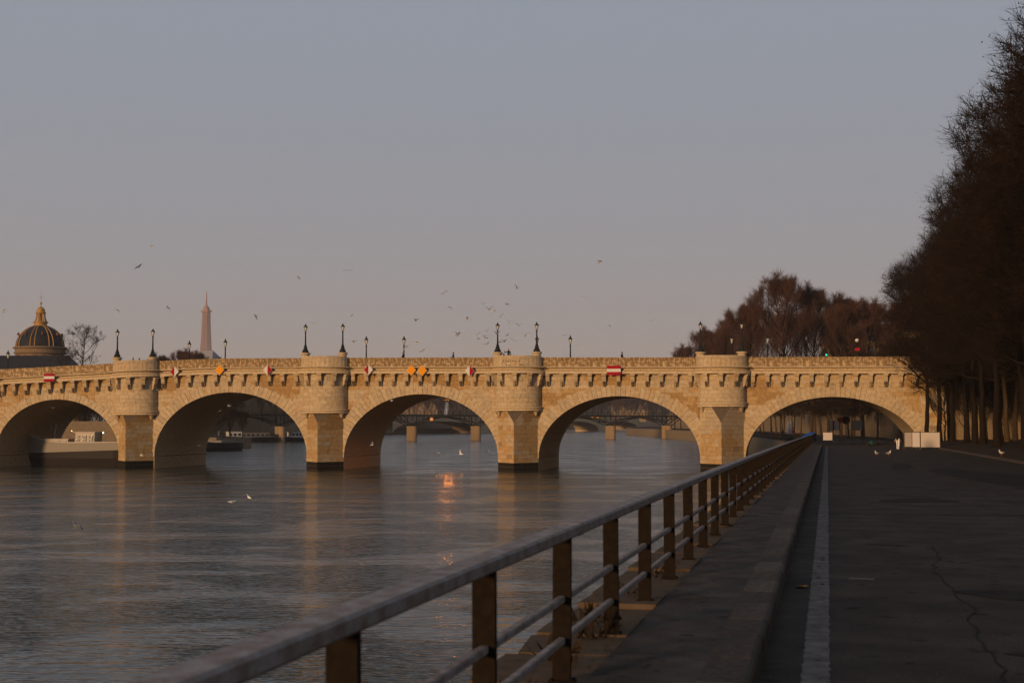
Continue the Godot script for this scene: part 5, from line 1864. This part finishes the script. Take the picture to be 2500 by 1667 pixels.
	for q in [[0.0, 0.24, 0.0, 0.34, "teal_cloth"], [0.55, 0.2, 0.1, 0.34, "iron"], [-0.45, 0.15, 0.15, 0.25, "earth"]]:
		var g := G.new()
		g.ball(Vector3(q[0], q[1], q[2]), Vector3(q[3], q[1] * 1.1, q[3] * 0.8), 6)
		g.ball(Vector3(q[0] + 0.08, q[1] * 1.9, q[2]), Vector3(q[3] * 0.4, q[1] * 0.5, q[3] * 0.35), 5)
		part("bag", g, M[q[4]], hp)
	# globe lamp and traffic light on the upper quay behind the bridge
	var gl := thing("globe_lamp", "street lamp with a white globe over a red board at the bridge end", "street lamp", Vector3(44.5, 8.6, -183.0))
	var g4 := G.new()
	g4.tube(Vector3.ZERO, Vector3(0, 3.5, 0), 0.07, 0.05, 6)
	part("pole", g4, M.iron, gl)
	g4 = G.new()
	g4.ball(Vector3(0, 3.75, 0), Vector3(0.24, 0.24, 0.24), 7)
	part("globe", g4, M.signal_white, gl)
	g4 = G.new()
	g4.box(Vector3(0, 2.6, 0.1), Vector3(0.6, 0.34, 0.05))
	part("plate", g4, M.red_cloth, gl)
	var tl := thing("traffic_light", "green traffic light among the trees at the bridge end", "traffic light", Vector3(41.6, 8.4, -188.0))
	g4 = G.new()
	g4.tube(Vector3.ZERO, Vector3(0, 2.2, 0), 0.06, 0.06, 6)
	part("pole", g4, M.iron, tl)
	g4 = G.new()
	g4.bevel(Vector3(0, 2.6, 0), Vector3(0.3, 0.9, 0.25), 0.05)
	part("housing", g4, M.iron, tl)
	glow("green_lens", tl, Vector3(0, 2.32, 0.14), 0.11, Color(0.05, 1.0, 0.5), 1.6, 0.005)

func scrawl():                                          # sprayed writing on the bastion's parapet, stroke by stroke
	var t := thing("sprayed_writing", "dark sprayed scrawl on the parapet of the bastion above the resting birds", "graffiti", bp(0.78, top(0.78) - 0.55, 0), -BA)
	var strokes := [[[0.0, -0.25], [0.04, 0.2], [0.2, 0.25], [0.22, 0.08], [0.06, 0.0], [0.26, -0.28]], [[0.3, -0.3], [0.34, 0.05], [0.46, 0.08], [0.48, -0.08], [0.36, -0.1]], [[0.66, 0.06], [0.54, 0.04], [0.54, -0.1], [0.68, -0.1], [0.68, 0.08], [0.72, -0.12]], [[0.8, 0.25], [0.8, -0.12]], [[1.04, 0.08], [0.92, 0.08], [0.9, -0.1], [1.06, -0.1]], [[1.14, -0.02], [1.22, 0.08], [1.3, -0.02], [1.22, -0.12], [1.14, -0.02]], [[1.38, -0.1], [1.4, 0.1], [1.5, 0.08]], [[1.56, 0.0], [1.7, 0.02], [1.64, 0.1], [1.56, 0.0], [1.6, -0.1], [1.74, -0.08]], [[1.84, 0.0], [1.92, 0.1], [2.0, 0.0], [1.92, -0.1], [1.84, 0.0]]]
	for s in strokes:
		var g := G.new()
		var pts := []
		var rads := []
		for p in s:
			var x: float = -1.55 + p[0] * 1.05
			var a := BR + 0.325
			pts.append(Vector3(x, p[1] * 0.95 + 0.0, (BPROT + 0.325) * sqrt(1.0 - pow(x / a, 2.0))))
			rads.append(0.018)
		g.path(pts, rads, 5)
		part("stroke", g, M.iron, t)

func warm_lamps():
	# added lamp for the water's orange streak, hooded out of the camera's sight
	var t := thing("vault_lamp", "hooded lamp added under the middle vault for the orange streak on the water", "lamp", bp(-9.0, 4.72, -3.0), 0.051)
	var g := G.new()
	g.box(Vector3(0, 0.06, 0), Vector3(0.62, 0.04, 3.3))
	for e in [-1, 1]:
		g.box(Vector3(e * 0.31, -0.07, 0), Vector3(0.03, 0.24, 3.3))
		g.box(Vector3(0, -0.005, e * 1.64), Vector3(0.62, 0.13, 0.03))
		g.tube(Vector3(0, 0.08, e * 1.2), Vector3(0, 0.42, e * 1.2), 0.02, 0.02, 5)
	part("hood", g, M.iron, t)
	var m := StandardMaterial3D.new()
	m.resource_name = "orange_glow"
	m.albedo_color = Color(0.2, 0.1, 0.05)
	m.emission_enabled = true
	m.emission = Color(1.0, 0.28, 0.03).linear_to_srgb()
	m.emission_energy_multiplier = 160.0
	g = G.new()
	g.box(Vector3(0, 0.02, 0), Vector3(0.5, 0.02, 3.2))
	part("diffuser", g, m, t)
	var li := AreaLight3D.new()
	li.name = "diffuser_source"
	li.area_size = Vector2(0.5, 3.2)
	li.light_color = Color(1.0, 0.28, 0.03).linear_to_srgb()
	li.light_energy = 0.1
	li.shadow_enabled = true
	t.add_child(li)
	li.position = Vector3(0, -0.02, 0)
	li.rotation.x = -PI / 2
	var p := thing("hanging_lamp", "orange lamp added on the far stone bridge for glints on the water", "lamp", Vector3(-30.6, 3.9, -739.0))  # added lamp, out of direct sight, meant only for far glints on the water
	g = G.new()
	g.box(Vector3(0, 0.2, -1.0), Vector3(0.2, 0.2, 2.6))
	part("arm", g, M.iron, p)
	glow("globe", p, Vector3(0, 1.0, 0), 0.5, Color(1.0, 0.28, 0.03), 2000.0, 160.0)
	var d := thing("signal_disc", "glowing orange disc with a white bar hung on the footbridge", "signal", Vector3(-25.9, 2.75, -458.0), 0.0)
	g = G.new()
	g.lathe(Vector3.ZERO, [Vector2(0.0, 0.06), Vector2(0.55, 0.06), Vector2(0.55, -0.06), Vector2(0.0, -0.06)], 18)
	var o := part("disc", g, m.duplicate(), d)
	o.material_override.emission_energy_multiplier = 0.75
	o.rotation.x = PI / 2
	g = G.new()
	g.box(Vector3(0, 0, 0.08), Vector3(0.8, 0.16, 0.03))
	part("bar", g, M.signal_white, d)
	g = G.new()
	g.tube(Vector3(0, 0.5, 0), Vector3(0, 1.2, 0), 0.03, 0.03, 5)
	part("hanger", g, M.iron, d)

func buildings():
	house("quay_building", "stone town house with brick chimneys showing over the quay trees", Vector3(69.5, 6.2, -226.0), -0.15, Vector3(13, 9.5, 10), 3.0, 3, 5, M.facade, M.slate, [[-5.2, 0.0, 7.4, 1.5], [4.0, 0.0, 5.2, 1.3]])
	house("quay_building", "long town house behind the round-crowned trees with one tall chimney", Vector3(88.0, 6.2, -335.0), -1.0, Vector3(30, 14.0, 12), 4.5, 4, 10, M.facade, M.slate, [[-6.0, 0.0, 6.4, 2.0], [6.0, 0.0, 5.0, 1.5]])
	house("quay_building", "stone town house behind the rows of trees beside the road", rp(95.0, 46.0, 0.0) * Vector3(1, 0, 1) + Vector3(0, 6.3, 0), -PI / 2 - RA, Vector3(60, 15.0, 12), 4.0, 4, 18, M.facade, M.slate, [[-20.0, 0.0, 5.6, 1.8], [0.0, 0.0, 5.6, 1.8], [18.0, 0.0, 5.6, 1.8]])
	var an := thing("roof_aerial", "thin aerial mast on the roof behind the quay trees", "aerial", Vector3(81.5, 24.0, -330.0))
	var g := G.new()
	g.tube(Vector3.ZERO, Vector3(0, 6.6, 0), 0.07, 0.03, 5)
	part("mast", g, M.iron, an)
	g = G.new()
	for y in [5.0, 5.6]:
		g.tube(Vector3(-0.5, y, 0), Vector3(0.5, y, 0), 0.03, 0.03, 4)
	part("crossbars", g, M.iron, an)
	house("palace_wing", "dark slate-roofed wing at the foot of the golden dome", Vector3(-150.0, 2.0, -412.0), 0.02, Vector3(52, 13.0, 12), 5.8, 2, 14, M.facade, M.slate, [], 5.0)
	house("river_house", "house with a pale hipped zinc roof under the lattice tower", Vector3(-92.5, 2.0, -425.0), -0.45, Vector3(13, 16.0, 9), 4.8, 3, 6, M.facade, M.zinc, [], 3.0)
	for i in 4:
		house("bank_house", ["grey stone block on the left bank, nearest the footbridge", "pale stone block on the left bank, second behind the footbridge", "long low stone block on the left bank behind the moored boats", "stone block on the left bank before the far stone bridge"][i], Vector3(-104.0, 2.0, -(470.0 + i * 55.0)), PI / 2 - 0.1, Vector3(42, 13.5, 12), 4.0, 3, 10, M.facade, M.slate, [])
	for i in 7:
		house("far_palace", "long far palace block closing the bend of the river behind the trees", Vector3(-150.0 + i * 62.0, 2.0, -(1190.0 + i * 30.0)), -0.4, Vector3(60, 19.0, 14), 6.0, 3, 12, M.facade, M.slate, []).set_meta("group", "far palace blocks")
	house("palace_gallery", "long pale palace gallery behind the far quay trees", Vector3(104.0, 6.2, -520.0), -PI / 2 + 0.05, Vector3(240, 12.0, 14), 4.5, 2, 40, M.facade, M.slate, [])

func _ready():
	rng.seed = 2024
	# camera
	var cam := Camera3D.new()
	cam.name = "camera"
	add_child(cam)
	cam.position = Vector3(0, 1.85, 0)
	cam.rotation.x = deg_to_rad(3.241)
	cam.fov = 27.01
	cam.near = 0.1
	cam.far = 9000.0
	var lens := CameraAttributesPhysical.new()
	lens.frustum_focal_length = 50.0
	lens.frustum_focus_distance = 170.0
	lens.exposure_aperture = 4.0
	lens.frustum_near = 0.1
	lens.frustum_far = 9000.0
	cam.attributes = lens
	cam.current = true
	# sky, sun, exposure
	var env := Environment.new()
	env.background_mode = Environment.BG_SKY
	var sm := ProceduralSkyMaterial.new()
	sm.sky_top_color = Color(0.262, 0.312, 0.39).linear_to_srgb()
	sm.sky_horizon_color = Color(0.33, 0.288, 0.25).linear_to_srgb()
	sm.sky_curve = 0.10
	sm.ground_horizon_color = Color(0.22, 0.18, 0.16).linear_to_srgb()
	sm.ground_bottom_color = Color(0.05, 0.045, 0.04).linear_to_srgb()
	sm.sun_angle_max = 1.0
	var sky := Sky.new()
	sky.sky_material = sm
	env.sky = sky
	env.tonemap_mode = Environment.TONE_MAPPER_LINEAR
	env.tonemap_exposure = 1.0
	env.sdfgi_enabled = true
	env.ssao_enabled = true
	env.ssil_enabled = true
	env.fog_enabled = true
	env.fog_density = 0.00010
	env.fog_light_color = Color(0.58, 0.555, 0.55)
	var we := WorldEnvironment.new()
	we.name = "environment"
	we.environment = env
	add_child(we)
	var sun := DirectionalLight3D.new()
	sun.name = "sun"
	sun.light_color = Color(1.0, 0.63, 0.32).linear_to_srgb()
	sun.light_energy = 1.2
	sun.light_angular_distance = 7.0
	sun.shadow_enabled = true
	add_child(sun)
	var az := deg_to_rad(36.0)                          # the low sun stands behind the viewer, to the left
	var el := deg_to_rad(7.0)
	sun.look_at_from_position(Vector3.ZERO, -Vector3(-sin(az) * cos(el), sin(el), cos(az) * cos(el)), Vector3.UP)
	# setting, then objects
	materials()
	river()
	banks()
	road()
	bridge()
	bridge_lamps()
	boards()
	scrawl()
	trees()
	footbridge()
	far_bridge()
	buildings()
	domed_church()
	lattice_tower()
	boats()
	quay_things()
	warm_lamps()
	people()
	gulls()
